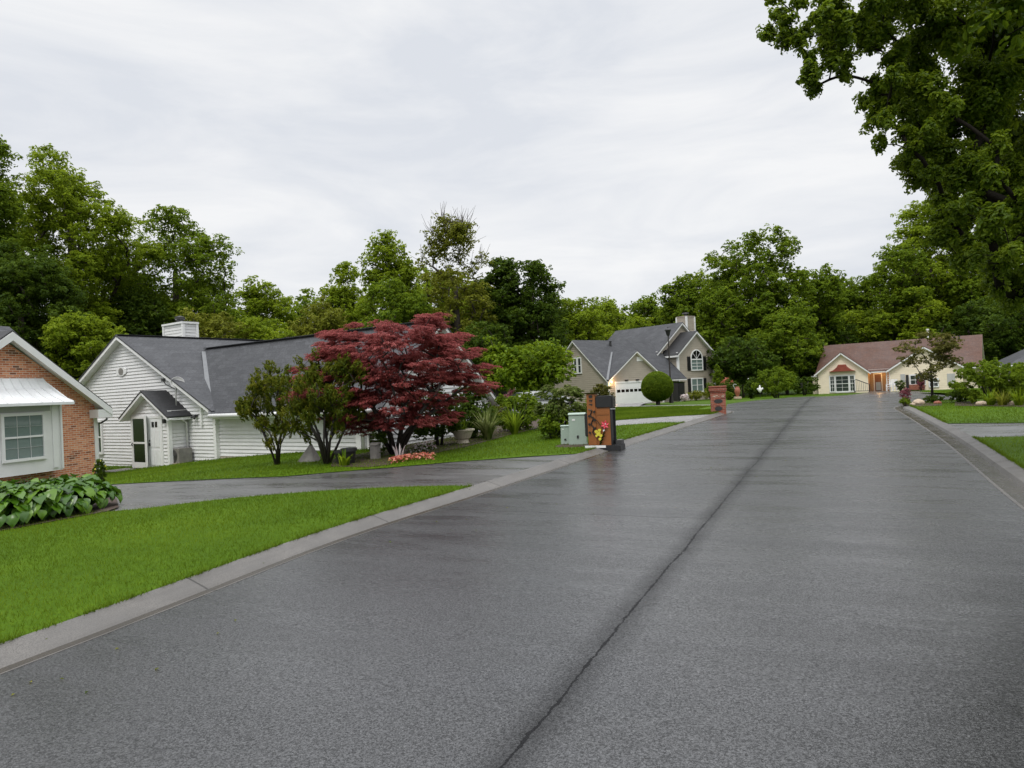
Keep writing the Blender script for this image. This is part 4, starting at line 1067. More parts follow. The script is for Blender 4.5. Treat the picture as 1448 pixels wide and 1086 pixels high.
cream_gable(0.0, xl1, C3.on(1188, 498, -.4)[1]); cream_gable(xr0, xr1, C3.on(1311, 489, -.4)[1])
zo = ze - pit * .25
zi = ze + pit * .12
roof(R0, [[(a_, -.25, zo - .02), (b_, -.25, zo - .02), (b_, ym, zrd), (a_, ym, zrd)] for a_, b_ in ((-.2, -.01), (xl1, xr0), (xr1, XR + .2))] + [[(a_, .12, zi), (b_, .12, zi), (b_, ym, zrd), (a_, ym, zrd)] for a_, b_ in ((-.01, xl1), (xr0, xr1))] + [ [(-.2, ym, zrd), (XR + .2, ym, zrd), (XR + .2, 2 * ym + .25, zo), (-.2, 2 * ym + .25, zo)]], 'roof_brown', tth=.16)
wall(R0, wr(XR), [(0, zb), (2 * ym, zb), (2 * ym, ze), (ym, zrd - .1), (0, ze)], 'beige_siding', .22, .012)
wall(R0, wf(.6), [(xr1, zb), (XR, zb), (XR, ze), (xr1, ze)], cs, .22, .012)
wall(R0, wl(-.05), [(-2 * ym, zb), (0, zb), (0, ze), (-ym, zrd - .1), (-2 * ym, ze)], cs, .22, .012)
# porch recess
MB(wf(1.6)).box(xl1, xr0, -.1, 0, zb, ze).build('porch_wall', M['porch_wall'], R0)
MB().box(xl1 - .06, xl1, .0, 1.6, zb, ze).box(xr0, xr0 + .06, 0, 1.6, zb, ze).build('porch_side_wall', M['porch_wall'], R0)
pz = C3.on(1242, 553.5, .5)[1]; MB().box(xl1, xr0, -.5, 1.6, pz - .6, pz).build('porch_floor', M['path'], R0)
MB().box(xl1, xr0, .0, 1.6, ze - .03, ze + .0).build('porch_ceiling', M['white_paint'], R0)
q = C3.rect(1237, 529, 1246.5, 551, 1.6); dr = MB(wf(1.6)).box(q[0], q[1], 0, .05, pz, q[3]).build('front_door', M['brown'], R0)
MB(wf(1.6)).box(q[0] + .1, q[1] - .08, .05, .08, pz + .1, pz + 1.0).build('screen', M['steel'], dr)
MB(wf(1.6)).box(q[0] - .1, q[0], 0, .08, pz, q[3] + .1).box(q[1], q[1] + .1, 0, .08, pz, q[3] + .1).box(q[0], q[1], 0, .08, q[3], q[3] + .1).build('door_frame', M['white_paint'], R0)
lx = (xl1 + xr0) / 2 - .1; MB().lathe([(.05, ze - .1), (.12, ze - .16), (.12, ze - .26), (.04, ze - .32)], 10, (lx, .7, 0)).build('porch_lamp', M['lit'], R0)
L = bpy.data.lights.new('porch_light', 'POINT'); L.energy = 30; L.color = (1, .55, .2); L.shadow_soft_size = .1; lo = bpy.data.objects.new('porch_light', L); COL.objects.link(lo); lo.parent = R0; lo.location = (lx, .55, ze - .45)
# porch posts with lattice
mb = MB()
for k in range(2): mb.box(xr0 - .35 + .3 * k, xr0 - .29 + .3 * k, -.06, 0, pz, ze - .25)
for k in range(9): z = pz + .15 + k * .24; mb.beam((xr0 - .32, -.03, z), (xr0 - .02, -.03, z + .24), .03, .03); mb.beam((xr0 - .02, -.03, z), (xr0 - .32, -.03, z + .24), .03, .03)
mb.build('trellis_post', M['white_paint'], R0)
# windows: triple with red copper hood, picture window, garage sash
q = C3.rect(1174.5, 532, 1208, 553); s1 = q[0] + (q[1] - q[0]) * .2; s2 = q[0] + (q[1] - q[0]) * .8
window(R0, wf(), q[0], s1 - .1, q[2], q[3], 2, 4, 'glass', .12); window(R0, wf(), s1 + .1, s2 - .1, q[2], q[3], 2, 4, 'glass', .16); window(R0, wf(), s2 + .1, q[1], q[2], q[3], 2, 4, 'glass', .12)
h0, hz0 = C3.on(1173, 526); h1 = C3.on(1210, 524.5)[0]; hz1 = C3.on(1191, 515.5)[1]; ht = (h1 - h0)
mb = MB(wf()); prf = [(0, 0), (.16, .22), (.30, .62), (.36, 1), (.64, 1), (.70, .62), (.84, .22), (1, 0)]
mb.prism([(h0 + ht * a, .0, hz0 + (hz1 - hz0) * b) for a, b in prf], (0, .25, 0)); mb.prism([(h0 + ht * a, .25, hz0 + (hz1 - hz0) * b * .85) for a, b in prf], (0, .2, 0)); mb.build('window_hood', M['copper'], R0)
q = C3.rect(1288, 531, 1307, 543); window(R0, wf(), q[0], q[1], q[2], q[3], 3, 2, 'glass', .15)
q = C3.rect(1273.5, 529, 1280, 540); MB(wf()).box(q[0], q[1], .0, .06, q[2], q[3]).build('shutter', M['dish'], R0)
q = C3.rect(1339.5, 528, 1351, 545); MB(wf()).box(q[0], q[1], 0, .06, q[2], q[3]).build('side_door', M['dish'], R0); 
q = C3.rect(1315, 536, 1326, 546); window(R0, wf(), q[0], q[1], q[2], q[3], 2, 2, 'glass', .12)
q = C3.rect(1286, 543.5, 1308, 551); MB(wf()).box(q[0], q[1], .02, .35, q[2], q[3]).build('brick_planter', M['brick_red'], R0)
q = C3.rect(1281, 530, 1285, 549, -.4); MB(wf(-.3)).box(q[0], q[1], 0, .12, zb, q[3]).build('porch_post', M['black'], R0)
# white lean-to at the left end
q0_ = C3.on(1149.5, 545, 1.2)[0]; zt = C3.on(1153, 533, 1.2)[1]
wall(R0, wf(1.2), [(q0_, zb), (0, zb), (0, zt), (q0_, zt)], cs, .2, .012); MB().box(q0_ - .12, .02, 1.05, 3, zt, zt + .1).build('lean_to_roof', M['white_paint'], R0)
wall(R0, wl(q0_), [(-3, zb), (-1.2, zb), (-1.2, zt), (-3, zt)], cs, .2, .012)
u, z = C3.on(1356, 497, 2); 
for (px, py, yy) in ((1333, 478, 4.3), (1356, 476, 4.3), (1349, 474, 4.6)):
    u, z = C3.on(px, py, yy); MB().lathe([(.1, z - .3), (.1, z + .1), (.16, z + .14)], 8, (u, yy, 0)).build('vent_pipe', M['dark_metal'], R0)
u, z = C3.on(1312, 474, 5.2); MB().lathe([(.09, z - .8), (.09, z + .5), (.14, z + .55), (.14, z + .7)], 8, (u, 5.2, 0)).build('flue', M['white_paint'], R0)

# ---- grey roofed house at the right edge
G4 = House('grey_roofed_house', 'house with a grey hip roof behind the bushes at the right edge', 1434, 62, 520, -25)
R0 = G4.root; ze = G4.on(1432, 515, 0)[1]; zb = -1; xh = 12; zr_ = ze + 2.7
wall(R0, wf(), [(0, zb), (xh, zb), (xh, ze), (0, ze)], bs, .2, .02); wall(R0, wl(0), [(-9, zb), (0, zb), (0, ze), (-9, ze)], bs, .2, .02)
roof(R0, [[(-.4, -.4, ze), (xh + .4, -.4, ze), (xh - 4.5, 4.5, zr_), (4.5, 4.5, zr_)], [(-.4, 9.4, ze), (-.4, -.4, ze), (4.5, 4.5, zr_)], [(xh + .4, 9.4, ze), (-.4, 9.4, ze), (4.5, 4.5, zr_), (xh - 4.5, 4.5, zr_)], [(xh + .4, -.4, ze), (xh + .4, 9.4, ze), (xh - 4.5, 4.5, zr_)]], 'roof_grey')
window(R0, wf(), 1.5, 2.7, ze - 1.8, ze - .6, 2, 2, 'glass', .1)
# ---------------------------------------------------------------- street furniture
def base(px, py): return gnd(px, py)
# orange wooden mailbox stand
b = base(853, 631.5); k = b.y / F                      # metres per photograph pixel there
t = thing('mailbox', 'orange wooden mailbox stand with black letter box and pink flower ornament', 'mailbox', b, rad(-20))
w = 33 * k; h = 56 * k
MB().box(-w / 2, w / 2 - .05, -.13, .13, .04, h).box(-w / 2 + .2, w / 2 - .08, -.14, -.13, h * .80, h * .83).build('stand', M['wood'], t, bevel=.008)
MB().box(w / 2 - .05, w / 2 - .02, -.14, .15, .02, h).box(-w / 2 - .02, w / 2 + .02, .13, .16, .02, h).build('back_board', M['black'], t)
hp = 75 * k; MB().box(-w / 2 - .04, -w / 2 + .17, -.155, .12, h * .05, hp).build('number_post', M['wood'], t, bevel=.006)
MB().box(-w / 2 - .08, -w / 2 + .21, -.19, .16, hp, hp + .035).build('post_cap', M['lf_olive'], t, bevel=.01)
for i, f in enumerate((.955, .875, .81)):
    z = hp * f; x = -w / 2 + .065; mb = MB()
    if i == 0: mb.box(x - .045, x + .045, -.165, -.155, z - .035, z + .02).box(x - .02, x + .03, -.168, -.156, z - .01, z + .03)
    elif i == 1: mb.box(x - .04, x + .045, -.165, -.155, z + .005, z + .022).box(x - .03, x - .01, -.165, -.156, z - .035, z + .005).box(x + .01, x + .03, -.165, -.156, z - .035, z + .005)
    else: mb.box(x - .045, x + .04, -.165, -.155, z - .012, z + .006).box(x - .0, x + .025, -.166, -.156, z - .035, z - .01)
    mb.build('number', M['black'], t)
mb = MB(); z0 = h * .98
mb.tube([(-w / 2 + .0, -.17, z0 - .02), (-w / 2 + .09, -.175, z0 - .05), (-w / 2 + .04, -.175, z0 - .16), (-w / 2 + .11, -.175, z0 - .25), (-w / 2 + .05, -.175, z0 - .38), (-w / 2 + .12, -.175, z0 - .47), (-w / 2 + .08, -.175, z0 - .58), (-w / 2 + .14, -.175, z0 - .66)], .014, 5)
mb.tube([(-w / 2 + .1, -.175, z0 - .2), (-w / 2 + .22, -.17, z0 - .33), (.03, -.165, z0 - .47), (.09, -.165, z0 - .52)], .008, 5)
for i in range(6):
    z = z0 - .08 - .1 * i; x = -w / 2 + .08 + .03 * (-1) ** i; mb.prism([(x, -.18, z), (x + .05 * (-1) ** i, -.185, z + .03), (x + .07 * (-1) ** i, -.185, z - .02), (x + .02 * (-1) ** i, -.18, z - .04)], (0, -.012, 0))
mb.build('iron_vine', M['black'], t)
bx = MB(); Lb = w - .14; z1 = h + .0
x0_, x1_ = -w / 2 + .17, -w / 2 + .17 + Lb; r = .085
bx.box(x0_, x1_, -.16, .16, z1 - .03, z1 + .27); box_ = bx.build('letter_box', M['black'], t, bevel=.03)
MB().box(x1_, x1_ + .012, -.13, .13, z1, z1 + .24).box(x1_ + .012, x1_ + .03, -.03, .03, z1 + .17, z1 + .2).build('door', M['dark_metal'], box_)
MB().box(x1_ - .06, x1_ + .06, -.17, -.14, z1 - .06, z1 - .035).build('latch', M['steel'], box_)
mb = MB(); fx, fz = .11, h * .565                        # lily
for i in range(6):
    a = 2 * math.pi * i / 6 + .3; d = Vector((math.cos(a), 0, math.sin(a))); s = Vector((-d.z, 0, d.x)); c = Vector((fx, -.17, fz))
    mb.poly([c, c + d * .055 + s * .028 + Vector((0, -.03, 0)), c + d * .115 + Vector((0, -.015, 0)), c + d * .055 - s * .028 + Vector((0, -.03, 0))])
fl = mb.build('lily', M['pink'], t)
MB().tube([(fx, -.17, fz), (fx + .02, -.23, fz + .02)], .012, 5).tube([(fx - .02, -.17, fz - .12), (fx - .05, -.17, fz - .16)], .02, 5).build('stamen', M['white_paint'], fl)
mb = MB(); sx_, sz_ = -.06, h * .34
for (dx_, dz_, rr) in ((0, 0, .05), (.055, -.05, .04), (-.05, .05, .042), (.03, .085, .036), (.03, -.13, .034), (-.05, -.05, .03)):
    mb.prism([(sx_ + dx_ + rr * math.cos(a_) * (1 + .25 * math.sin(3 * a_)), -.16, sz_ + dz_ + rr * math.sin(a_)) for a_ in [2 * math.pi * i / 10 for i in range(10)]], (0, -.03, 0))
mb.build('yellow_blossom', M['yellow'], t)
mb = MB(); mb.tube([(fx, -.16, fz), (.08, -.165, h * .4), (.0, -.165, h * .2), (-.05, -.16, .06)], .01, 5)
for i in range(4): mb.prism([(.06 - .03 * i, -.17, h * (.38 - .08 * i)), (.12 - .03 * i, -.2, h * (.36 - .08 * i)), (.05 - .03 * i, -.17, h * (.30 - .08 * i))], (0, .01, 0))
mb.build('flower_stem', M['lf_dark'], t)
MB().box(-w / 2 - .1, w / 2 + .2, -.3, .3, -.12, .05).build('base', M['black'], t, bevel=.01)
MB().box(-w / 2 - .09, w / 2 - .15, -.325, -.30, .0, .055).build('base_edge', M['white_paint'], t)
MB().box(w / 2 + .05, w / 2 + .19, -.1, .22, .02, .16).build('side_block', M['dark_metal'], t, bevel=.01)
MB().box(-w / 2 - .18, -w / 2 - .04, .1, .4, h * .25, h * .85).build('newspaper_tube', M['black'], t, bevel=.02)

def pedestal(px, py, wpx, hpx, label, rz):
    b = base(px, py); k = b.y / F; w, h = wpx * k, hpx * k; d = w * .75
    t = thing('utility_box', label, 'utility box', b, rad(rz), 'green utility boxes beside the mailbox')
    MB().prism([(-w / 2 * 1.06, -d / 2, 0), (w / 2 * 1.06, -d / 2, 0), (w / 2 * .97, -d / 2, h * .93), (-w / 2 * .97, -d / 2, h * .93)], (0, d, 0)).build('cabinet', M['util'], t, bevel=.012)
    MB().prism([(-w / 2 * 1.04, -d / 2 - .02, h * .93), (-w / 2 * 1.04, d / 2 + .02, h * .93), (-w / 2 * 1.04, d / 2 + .02, h * .97), (-w / 2 * 1.04, 0, h), (-w / 2 * 1.04, -d / 2 - .02, h * .96)], (w * 1.04 * 1.0, 0, 0)).build('lid', M['util'], t, bevel=.01)
    MB().box(-.025, .025, -d / 2 - .02, -d / 2, h * .22, h * .30).build('lock', M['dark_metal'], t)
    MB().box(-w * .3, -w * .12, -d / 2 - .006, -d / 2, h * .76, h * .81).build('label_plate', M['white_paint'], t)
    return t
pedestal(800, 628, 12, 27, 'small pale green utility box left of the tall one', -8)
pedestal(818, 628.5, 24, 45, 'tall pale green utility box left of the orange mailbox', -8)
bm_ = base(813, 629.5); tag(MB(Matrix.Translation(bm_)).lathe([(.02, .02), (.42, .015), (.62, -.03)], 18).build('mulch_patch', M['mulch'], None), 'ring of brown mulch under the green utility boxes', 'mulch', None, 'structure')

# brick mailbox pillar
b = base(1016, 582.5); k = b.y / F
t = thing('brick_mailbox', 'square red brick mailbox pillar with a corbelled top by the kerb', 'mailbox', b, rad(-14))
w = 20 * k; h = 37 * k
MB().box(-w / 2, w / 2, -w / 2, w / 2, -.1, h * .76).build('pillar', M['brick_red'], t)
mb = MB()
for i, (a, z0, z1) in enumerate(((.03, .76, .82), (.055, .82, .90), (.03, .90, .96))): mb.box(-w / 2 - a, w / 2 + a, -w / 2 - a, w / 2 + a, h * z0, h * z1)
mb.build('cap', M['brick_red'], t); MB().prism([(-w / 2 - .06, -w / 2 - .06, h * .96), (w / 2 + .06, -w / 2 - .06, h * .96), (w / 2 + .06, w / 2 + .06, h * .96), (-w / 2 - .06, w / 2 + .06, h * .96)], (0, 0, .035)).build('cap_slab', M['terracotta'], t)
MB().prism([(.17 * math.cos(a_), -w / 2 - .012, h * .42 + .085 * math.sin(a_)) for a_ in [2 * math.pi * i / 18 for i in range(18)]], (0, .02, 0)).build('plaque', M['dark_metal'], t)
MB().prism([(.15 * math.cos(a_), -w / 2 - .012, h * .14 + .09 * math.sin(a_)) for a_ in [2 * math.pi * i / 18 for i in range(18)]], (0, .02, 0)).build('vent_cover', M['dark_metal'], t)
MB().box(w / 2, w / 2 + .02, -.16, .16, h * .45, h * .7).build('mail_door', M['black'], t)
mb = MB(); rg = random.Random(4)
for i in range(9):
    x = rg.uniform(-.24, .22); z = h * .60 + rg.uniform(-.03, .05); mb.box(x, x + rg.uniform(.03, .1), -w / 2 - .004, -w / 2, z, z + rg.uniform(.012, .03))
mb.build('mortar_scuff', M['planter'], t)

# street lamp in front of the beige house
b = Vector((*pl(949, 43), 0)); b.z = gz(b.x, b.y); ht = at(944, 467, 43).z - b.z
t = thing('street_lamp', 'tall dark street lamp post in front of the beige house', 'street lamp', b, 0)
MB().lathe([(.14, -.05), (.10, .5), (.055, .6), (.042, ht * .5), (.036, ht - .35)], 10).build('post', M['bark_dark'], t, smooth=False)
MB().lathe([(.06, ht - .36), (.10, ht - .3), (.16, ht - .05), (.20, ht)], 10).build('lantern', M['black'], t)
MB().lathe([(.22, ht), (.19, ht + .06), (.05, ht + .12), (.02, ht + .2)], 10).build('lamp_cap', M['black'], t)

# bin next to the beige house
b = Vector((*pl(960, 71), 0)); b.z = gz(b.x, b.y) - .05
t = thing('rubbish_bin', 'tall black green wheeled bin standing by the beige house wall', 'bin', b, rad(30))
hh = 1.9
MB().prism([(-.42, -.42, 0.05), (.42, -.42, .05), (.46, -.46, hh), (-.46, -.46, hh)], (0, .9, 0)).build('tub', M['black'], t, bevel=.03); MB().prism([(-.5, -.52, hh), (.5, -.52, hh), (.5, -.52, hh + .06), (-.5, -.52, hh + .12)], (0, 1.04, 0)).build('lid', M['lf_dark'], t, bevel=.02)

# parked car behind the shrubs
cxx, cyy = pl(748, 33.5); cz_ = gz(cxx, cyy) - .02; roofz = at(742, 563, 33.5).z - cz_
t = thing('parked_car', 'silver car parked behind the hedge with only its roof showing', 'car', (cxx, cyy, cz_), rad(14))
sc = max(.9, min(1.25, roofz / 1.48)); SX = Matrix.Diagonal((1.0, 1.0, sc, 1))
prof = [(-2.15, .32), (-2.2, .62), (-2.12, .86), (-1.25, .98), (-.45, 1.42), (.35, 1.48), (1.05, 1.40), (1.85, 1.02), (2.1, .95), (2.15, .6), (2.1, .32)]
mb = MB(SX); Wc = .86
def ringc(y, shr): return [(x * (1 if z < 1 else 1), y * (shr if z > 1.0 else 1), z) for x, z in prof]
a_ = ringc(-Wc, .78); b_ = ringc(Wc, .78); n_ = len(prof)
mb.poly(a_); mb.poly(b_[::-1])
for i in range(n_): j = (i + 1) % n_; mb.poly([a_[i], b_[i], b_[j], a_[j]])
mb.build('body', M['car_white'], t, bevel=.04)
for sg in (-1, 1):
    y0_, y1_ = sg * (Wc + .005), sg * (Wc * .79 + .012)
    MB(SX).prism([(-1.02, y0_ * .99, 1.0), (-.02, y0_ * .99, 1.0), (-.02, y1_, 1.39), (-.42, y1_, 1.37)], (0, -sg * .02, 0)).build('side_window', M['glass'], t)
    MB(SX).prism([(.05, y0_ * .99, 1.0), (1.45, y0_ * .99, 1.02), (1.02, y1_, 1.36), (.05, y1_, 1.40)], (0, -sg * .02, 0)).build('side_window', M['glass'], t)
MB(SX).prism([(-1.22, -.74, 1.0), (-1.22, .74, 1.0), (-.47, .62, 1.40), (-.47, -.62, 1.40)], (-.02, 0, .012)).build('windscreen', M['glass'], t)
for x in (-1.35, 1.3):
    for sg in (-1, 1):
        wm = MB(Matrix.Translation((x, sg * .78, .32)) @ Matrix.Rotation(math.pi / 2, 4, 'X')); wo = wm.lathe([(.2, -.1), (.31, -.1), (.33, -.06), (.33, .06), (.31, .1), (.2, .1)], 20).build('wheel', M['rubber'], t)
        MB(Matrix.Translation((x, sg * .79, .32)) @ Matrix.Rotation(math.pi / 2, 4, 'X')).lathe([(.02, -.09), (.2, -.08), (.2, .08), (.02, .09)], 14).build('rim', M['steel'], wo)
MB(SX).box(-2.2, -2.14, -.7, -.4, .64, .78).build('headlight', M['glass_blind'], t); MB(SX).box(-2.2, -2.14, .4, .7, .64, .78).build('headlight', M['glass_blind'], t)

# small things along the white house
b = base(655, 627); t = thing('planter', 'round cream planter bowl on a foot at the edge of the bed', 'planter', b, 0); k = b.y / F
MB().lathe([(.20, 0), (.17, .05), (.15, .12), (.22, .16), (.32, .36), (.36, .38), (.36, .42), (.30, .42), (.26, .36)], 20).build('bowl', M['planter'], t, smooth=False)
blades(np.random.default_rng(3), (0, 0, .36), .5, .05, .6, M['lf_mid'], 'plant', t, 16, h=1.1)
b = base(655, 612); tag(MB(Matrix.Translation(b)).tube([(0, 0, -.1), (0, 0, .5)], .025, 6).lathe([(.02, .5), (.05, .52), (.02, .58)], 8).build('garden_stake', M['white_paint'], None), 'thin white stake behind the cream planter', 'stake')
b = base(527, 651); b = Vector((*pl(527, b.y + .25), 0)); b.z = gz(b.x, b.y)
t = thing('grey_box', 'grey utility meter box standing by the white house corner', 'utility box', b, rad(-30))
MB().box(-.11, .11, -.09, .09, -.05, .36).build('casing', M['grey_box'], t, bevel=.02); MB().prism([(-.13, -.11, .36), (.13, -.11, .36), (.13, .0, .42), (-.13, .0, .42)], (0, .11, 0)).build('lid', M['grey_box'], t)
for i, (px, py, s, lb) in enumerate(((483, 656, 1.0, 'black flower pot left of its twin by the yew stems'), (494, 656, 1.15, 'black flower pot right of its twin with a bare rim'))):
    b = base(px, py); t = thing('flower_pot', lb, 'flower pot', b, 0, 'black pots by the white house')
    MB().lathe([(.10 * s, 0), (.15 * s, .26 * s), (.175 * s, .27 * s), (.175 * s, .33 * s), (.14 * s, .33 * s), (.13 * s, .28 * s)], 16).build('pot', M['black'], t)
    MB().lathe([(.01, .27 * s), (.13 * s, .28 * s)], 12).build('soil', M['mulch'], t)
b = base(487, 659); blades(np.random.default_rng(9), (0, 0, .0), .4, .09, .8, M['lf_lime'], 'leaves', thing('leafy_plant', 'low bright green leafy plant in front of the black pots', 'plant', b), 14)
# white splash panel leaning on the wing
b = base(418, 654); b.z -= .05
t = thing('leaning_board', 'white triangular board leaning against the white siding', 'board', b, rad(-33))
MB().prism([(0, 0, 0), (.75, .0, .0), (.7, .2, .12), (.30, .25, .52)], (.0, .05, .02)).build('panel', M['grey_box'], t)
# orange flowers: many small heads in one bed
def flower_bed(name, pts, n, w, h, mat, lab, leafmat='lf_dark', size=.07):
    rng = np.random.default_rng(len(pts) + n); P = np.array([list(gnd(*p)) for p in pts]); k = rng.integers(0, len(P) - 1, n); u = rng.random((n, 1))
    c = P[k] * (1 - u) + P[k + 1] * u + np.stack([rng.normal(size=n) * w * .3, rng.normal(size=n) * w, rng.random(n) * h], -1)
    v, idx, nper, _ = leaf_geo(rng, c, unit(rng.normal(size=(n, 3)) * .5 + [0, -.4, 1]), size, .8, .3)
    c2 = c - [0, 0, .05]; v2, idx2, _, _ = leaf_geo(rng, c2, unit(rng.normal(size=(n, 3)) * .6 + [0, 0, 1]), size * 1.2, .6, .3)
    t = thing(name, lab, 'flower bed', tuple(P[len(P) // 2]))
    off = np.array(P[len(P) // 2])
    np_mesh('blossom', v - off, 0, nper, M[mat], t, rng.random(n), idx=idx)['kind'] = 'stuff'
    np_mesh('foliage', v2 - off, 0, nper, M[leafmat], t, rng.random(n), idx=idx2)['kind'] = 'stuff'
    return t
flower_bed('flower_bed', [(555, 655), (570, 651.5), (590, 649), (612, 648)], 420, .14, .13, 'lf_orange', 'band of salmon orange flowers on the grass under the red maple', 'lf_mid', .07)
flower_bed('flower_bed', [(585, 640), (600, 638), (613, 635)], 160, .15, .25, 'lf_white', 'dim pale pink flowers in the shade behind the orange bed', 'lf_dark', .07)
b = base(565, 650); blades(np.random.default_rng(31), (0, 0, 0), .38, .05, .5, M['lf_white'], 'leaves', thing('silver_plant', 'silvery white tuft at the left end of the orange flowers', 'plant', b), 14)
def rock(px, py, r, lab, mat='stone', seed=0):
    b = base(px, py); rg = np.random.default_rng(seed); bm = bmesh.new(); bmesh.ops.create_icosphere(bm, subdivisions=3, radius=r)
    for v in bm.verts: v.co *= 1 + .22 * math.sin(v.co.x * 5 / r + seed) * math.cos(v.co.y * 4 / r) * .6 + rg.normal() * .015; v.co.z *= .62
    me = bpy.data.meshes.new('rock'); bm.to_mesh(me); bm.free(); o = link('rock', me, M[mat]); o.location = b + Vector((0, 0, r * .25)); o.rotation_euler = (0, 0, seed); return tag(o, lab, 'rock')
rock(1299, 571.5, .22, 'largest tan boulder under the young tree', 'stone', 1)
rock(1290, 573, .10, 'small tan stone left of the tan boulder', 'stone', 2)
rock(1326, 571, .13, 'reddish stone right of the young tree trunk', 'terracotta', 3)
rock(1388, 572.5, .16, 'pale stone between tufts under the big bush', 'stone', 4)
rock(1435, 573, .17, 'pale stone at the right end of the bush border', 'stone', 5)
# ornaments near the cream house
b = Vector((*pl(1219, 73), 0)); b.z = gz(b.x, b.y)
t = thing('handrail', 'grey metal handrail by the cream house porch step', 'handrail', b, rad(-36))
MB().tube([(-.7, 0, 0), (-.7, 0, 1.25), (-.5, 0, 1.35), (.6, 0, .85), (.75, 0, .8), (.75, 0, 0)], .05, 6).build('rail', M['dark_metal'], t); 
mb = MB()
for i in range(7): x = -.5 + .17 * i; mb.tube([(x, 0, .1), (x, 0, 1.25 - (x + .5) * .42)], .022, 5)
mb.build('baluster', M['grey_box'], t); MB().box(-.7, .75, -.03, .03, .08, .14).build('bottom_rail', M['dark_metal'], t)
b = Vector((*pl(1261, 71.5), 0)); b.z = gz(b.x, b.y)
t = thing('garden_chair', 'white slatted garden chair right of the cream house porch', 'chair', b, rad(-60))
mb = MB()
for i in range(5): mb.box(-.35, .35, -.3 + .13 * i, -.2 + .13 * i, .42, .46)
mb.build('seat', M['white_paint'], t); mb = MB()
for i in range(5): z = .55 + .13 * i; mb.box(-.35, .35, .32 + .05 * i, .36 + .05 * i, z, z + .1)
mb.build('backrest', M['white_paint'], t)
for sx_ in (-.34, .34):
    for sy_ in (-.28, .32): MB().box(sx_ - .04, sx_ + .04, sy_ - .04, sy_ + .04, 0, .66 if sy_ < 0 else 1.15).build('leg', M['white_paint'], t)
    MB().box(sx_ - .06, sx_ + .06, -.32, .36, .66, .70).build('armrest', M['white_paint'], t)
b = Vector((*pl(1043, 62), 0)); b.z = gz(b.x, b.y)
t = thing('garden_urn', 'reddish garden urn on a pale stone left of the white ornament', 'urn', b, 0); t.scale = (.62,) * 3
MB().lathe([(.2, .25), (.16, .32), (.36, .7), (.42, 1.1), (.34, 1.5), (.22, 1.62), (.28, 1.72)], 16).build('pot', M['terracotta'], t, smooth=True); MB().box(-.5, .5, -.35, .35, -.1, .28).build('plinth', M['stone'], t, bevel=.08); MB().tube([(-.3, -.1, 1.3), (-.6, -.1, 1.9), (-.4, -.1, 2.1), (-.1, -.1, 2.0)], .045, 6).build('handle', M['dish'], t)
b = Vector((*pl(1075, 60), 0)); b.z = gz(b.x, b.y)
t = thing('garden_ornament', 'white bird shaped lawn ornament before the dark trees', 'ornament', b, 0); t.scale = (.62,) * 3
MB().tube([(0, 0, 0), (0, 0, .7)], .03, 6).build('stake', M['dark_metal'], t)
MB(Matrix.Translation((0, 0, 1.1))).lathe([(.02, -.45), (.2, -.25), (.26, .0), (.16, .28), (.1, .42), (.13, .52), (.03, .62)], 12).prism([(.2, 0, -.15), (.5, 0, .1), (.42, 0, .3), (.15, 0, .2)], (0, .04, 0)).prism([(-.2, 0, -.15), (-.42, 0, .1), (-.36, 0, .25), (-.15, 0, .2)], (0, .04, 0)).build('figure', M['white_paint'], t, smooth=True)
# manhole patch on the far road
x, y = pl(1133, 47.5); s, t_ = st(x, y)
o = MB().box(-.9, .9, -.5, .5, -.03, .012).build('drain_cover', M['dark_metal'], None); o.location = (x, y, float(zr(s)) + .004); o.rotation_euler = (0, 0, math.atan2(-UX, UY) + .3); tag(o, 'dark rectangular drain cover in the far left of the road', 'drain cover')

# ---------------------------------------------------------------- planting near the houses
# hostas on a mulch bed at the left
bed = [gp(-70, 762), gp(20, 748), gp(100, 733), gp(150, 724), gp(168, 718), gp(165, 706), gp(60, 700), gp(-70, 704)]
sheet('mulch_bed', bed, .012, M['mulch'], False, .5)
hrng = np.random.default_rng(77)
for i, (px, py, s) in enumerate(((-45, 746, 1.15), (5, 743, 1.15), (46, 736, 1.12), (84, 729, 1.08), (118, 720, 1.0), (-10, 724, 1.1), (36, 720, 1.05), (74, 714, 1.05), (108, 709, 1.0))):
    b = base(px, py); t = thing('hosta', 'large leaved green hosta in the bed before the brick house', 'plant', b, hrng.uniform(0, 6), 'hostas in the bed before the brick house')
    hosta_mesh(hrng, t, 110, .58 * s, .46 * s, .20 * s)
b = base(121, 706); b.z += .1; t = shrub('round dark green ball with yellow blossoms behind the hostas', (b.x, b.y + .5, b.z), .30, .66, 'lf_dark', 61, 'ball_plant', 'plant', .05, .8, nice=True)
rb = np.random.default_rng(8); n = 7; d = unit(rb.normal(size=(n, 3)) + [0, -.5, .6]); v, idx, nper, _ = leaf_geo(rb, d * [.12, .12, .20] + [0, 0, .42], d, .07, .7, .3); np_mesh('blossom', v, 0, nper, M['yellow'], t, rb.random(n), idx=idx)

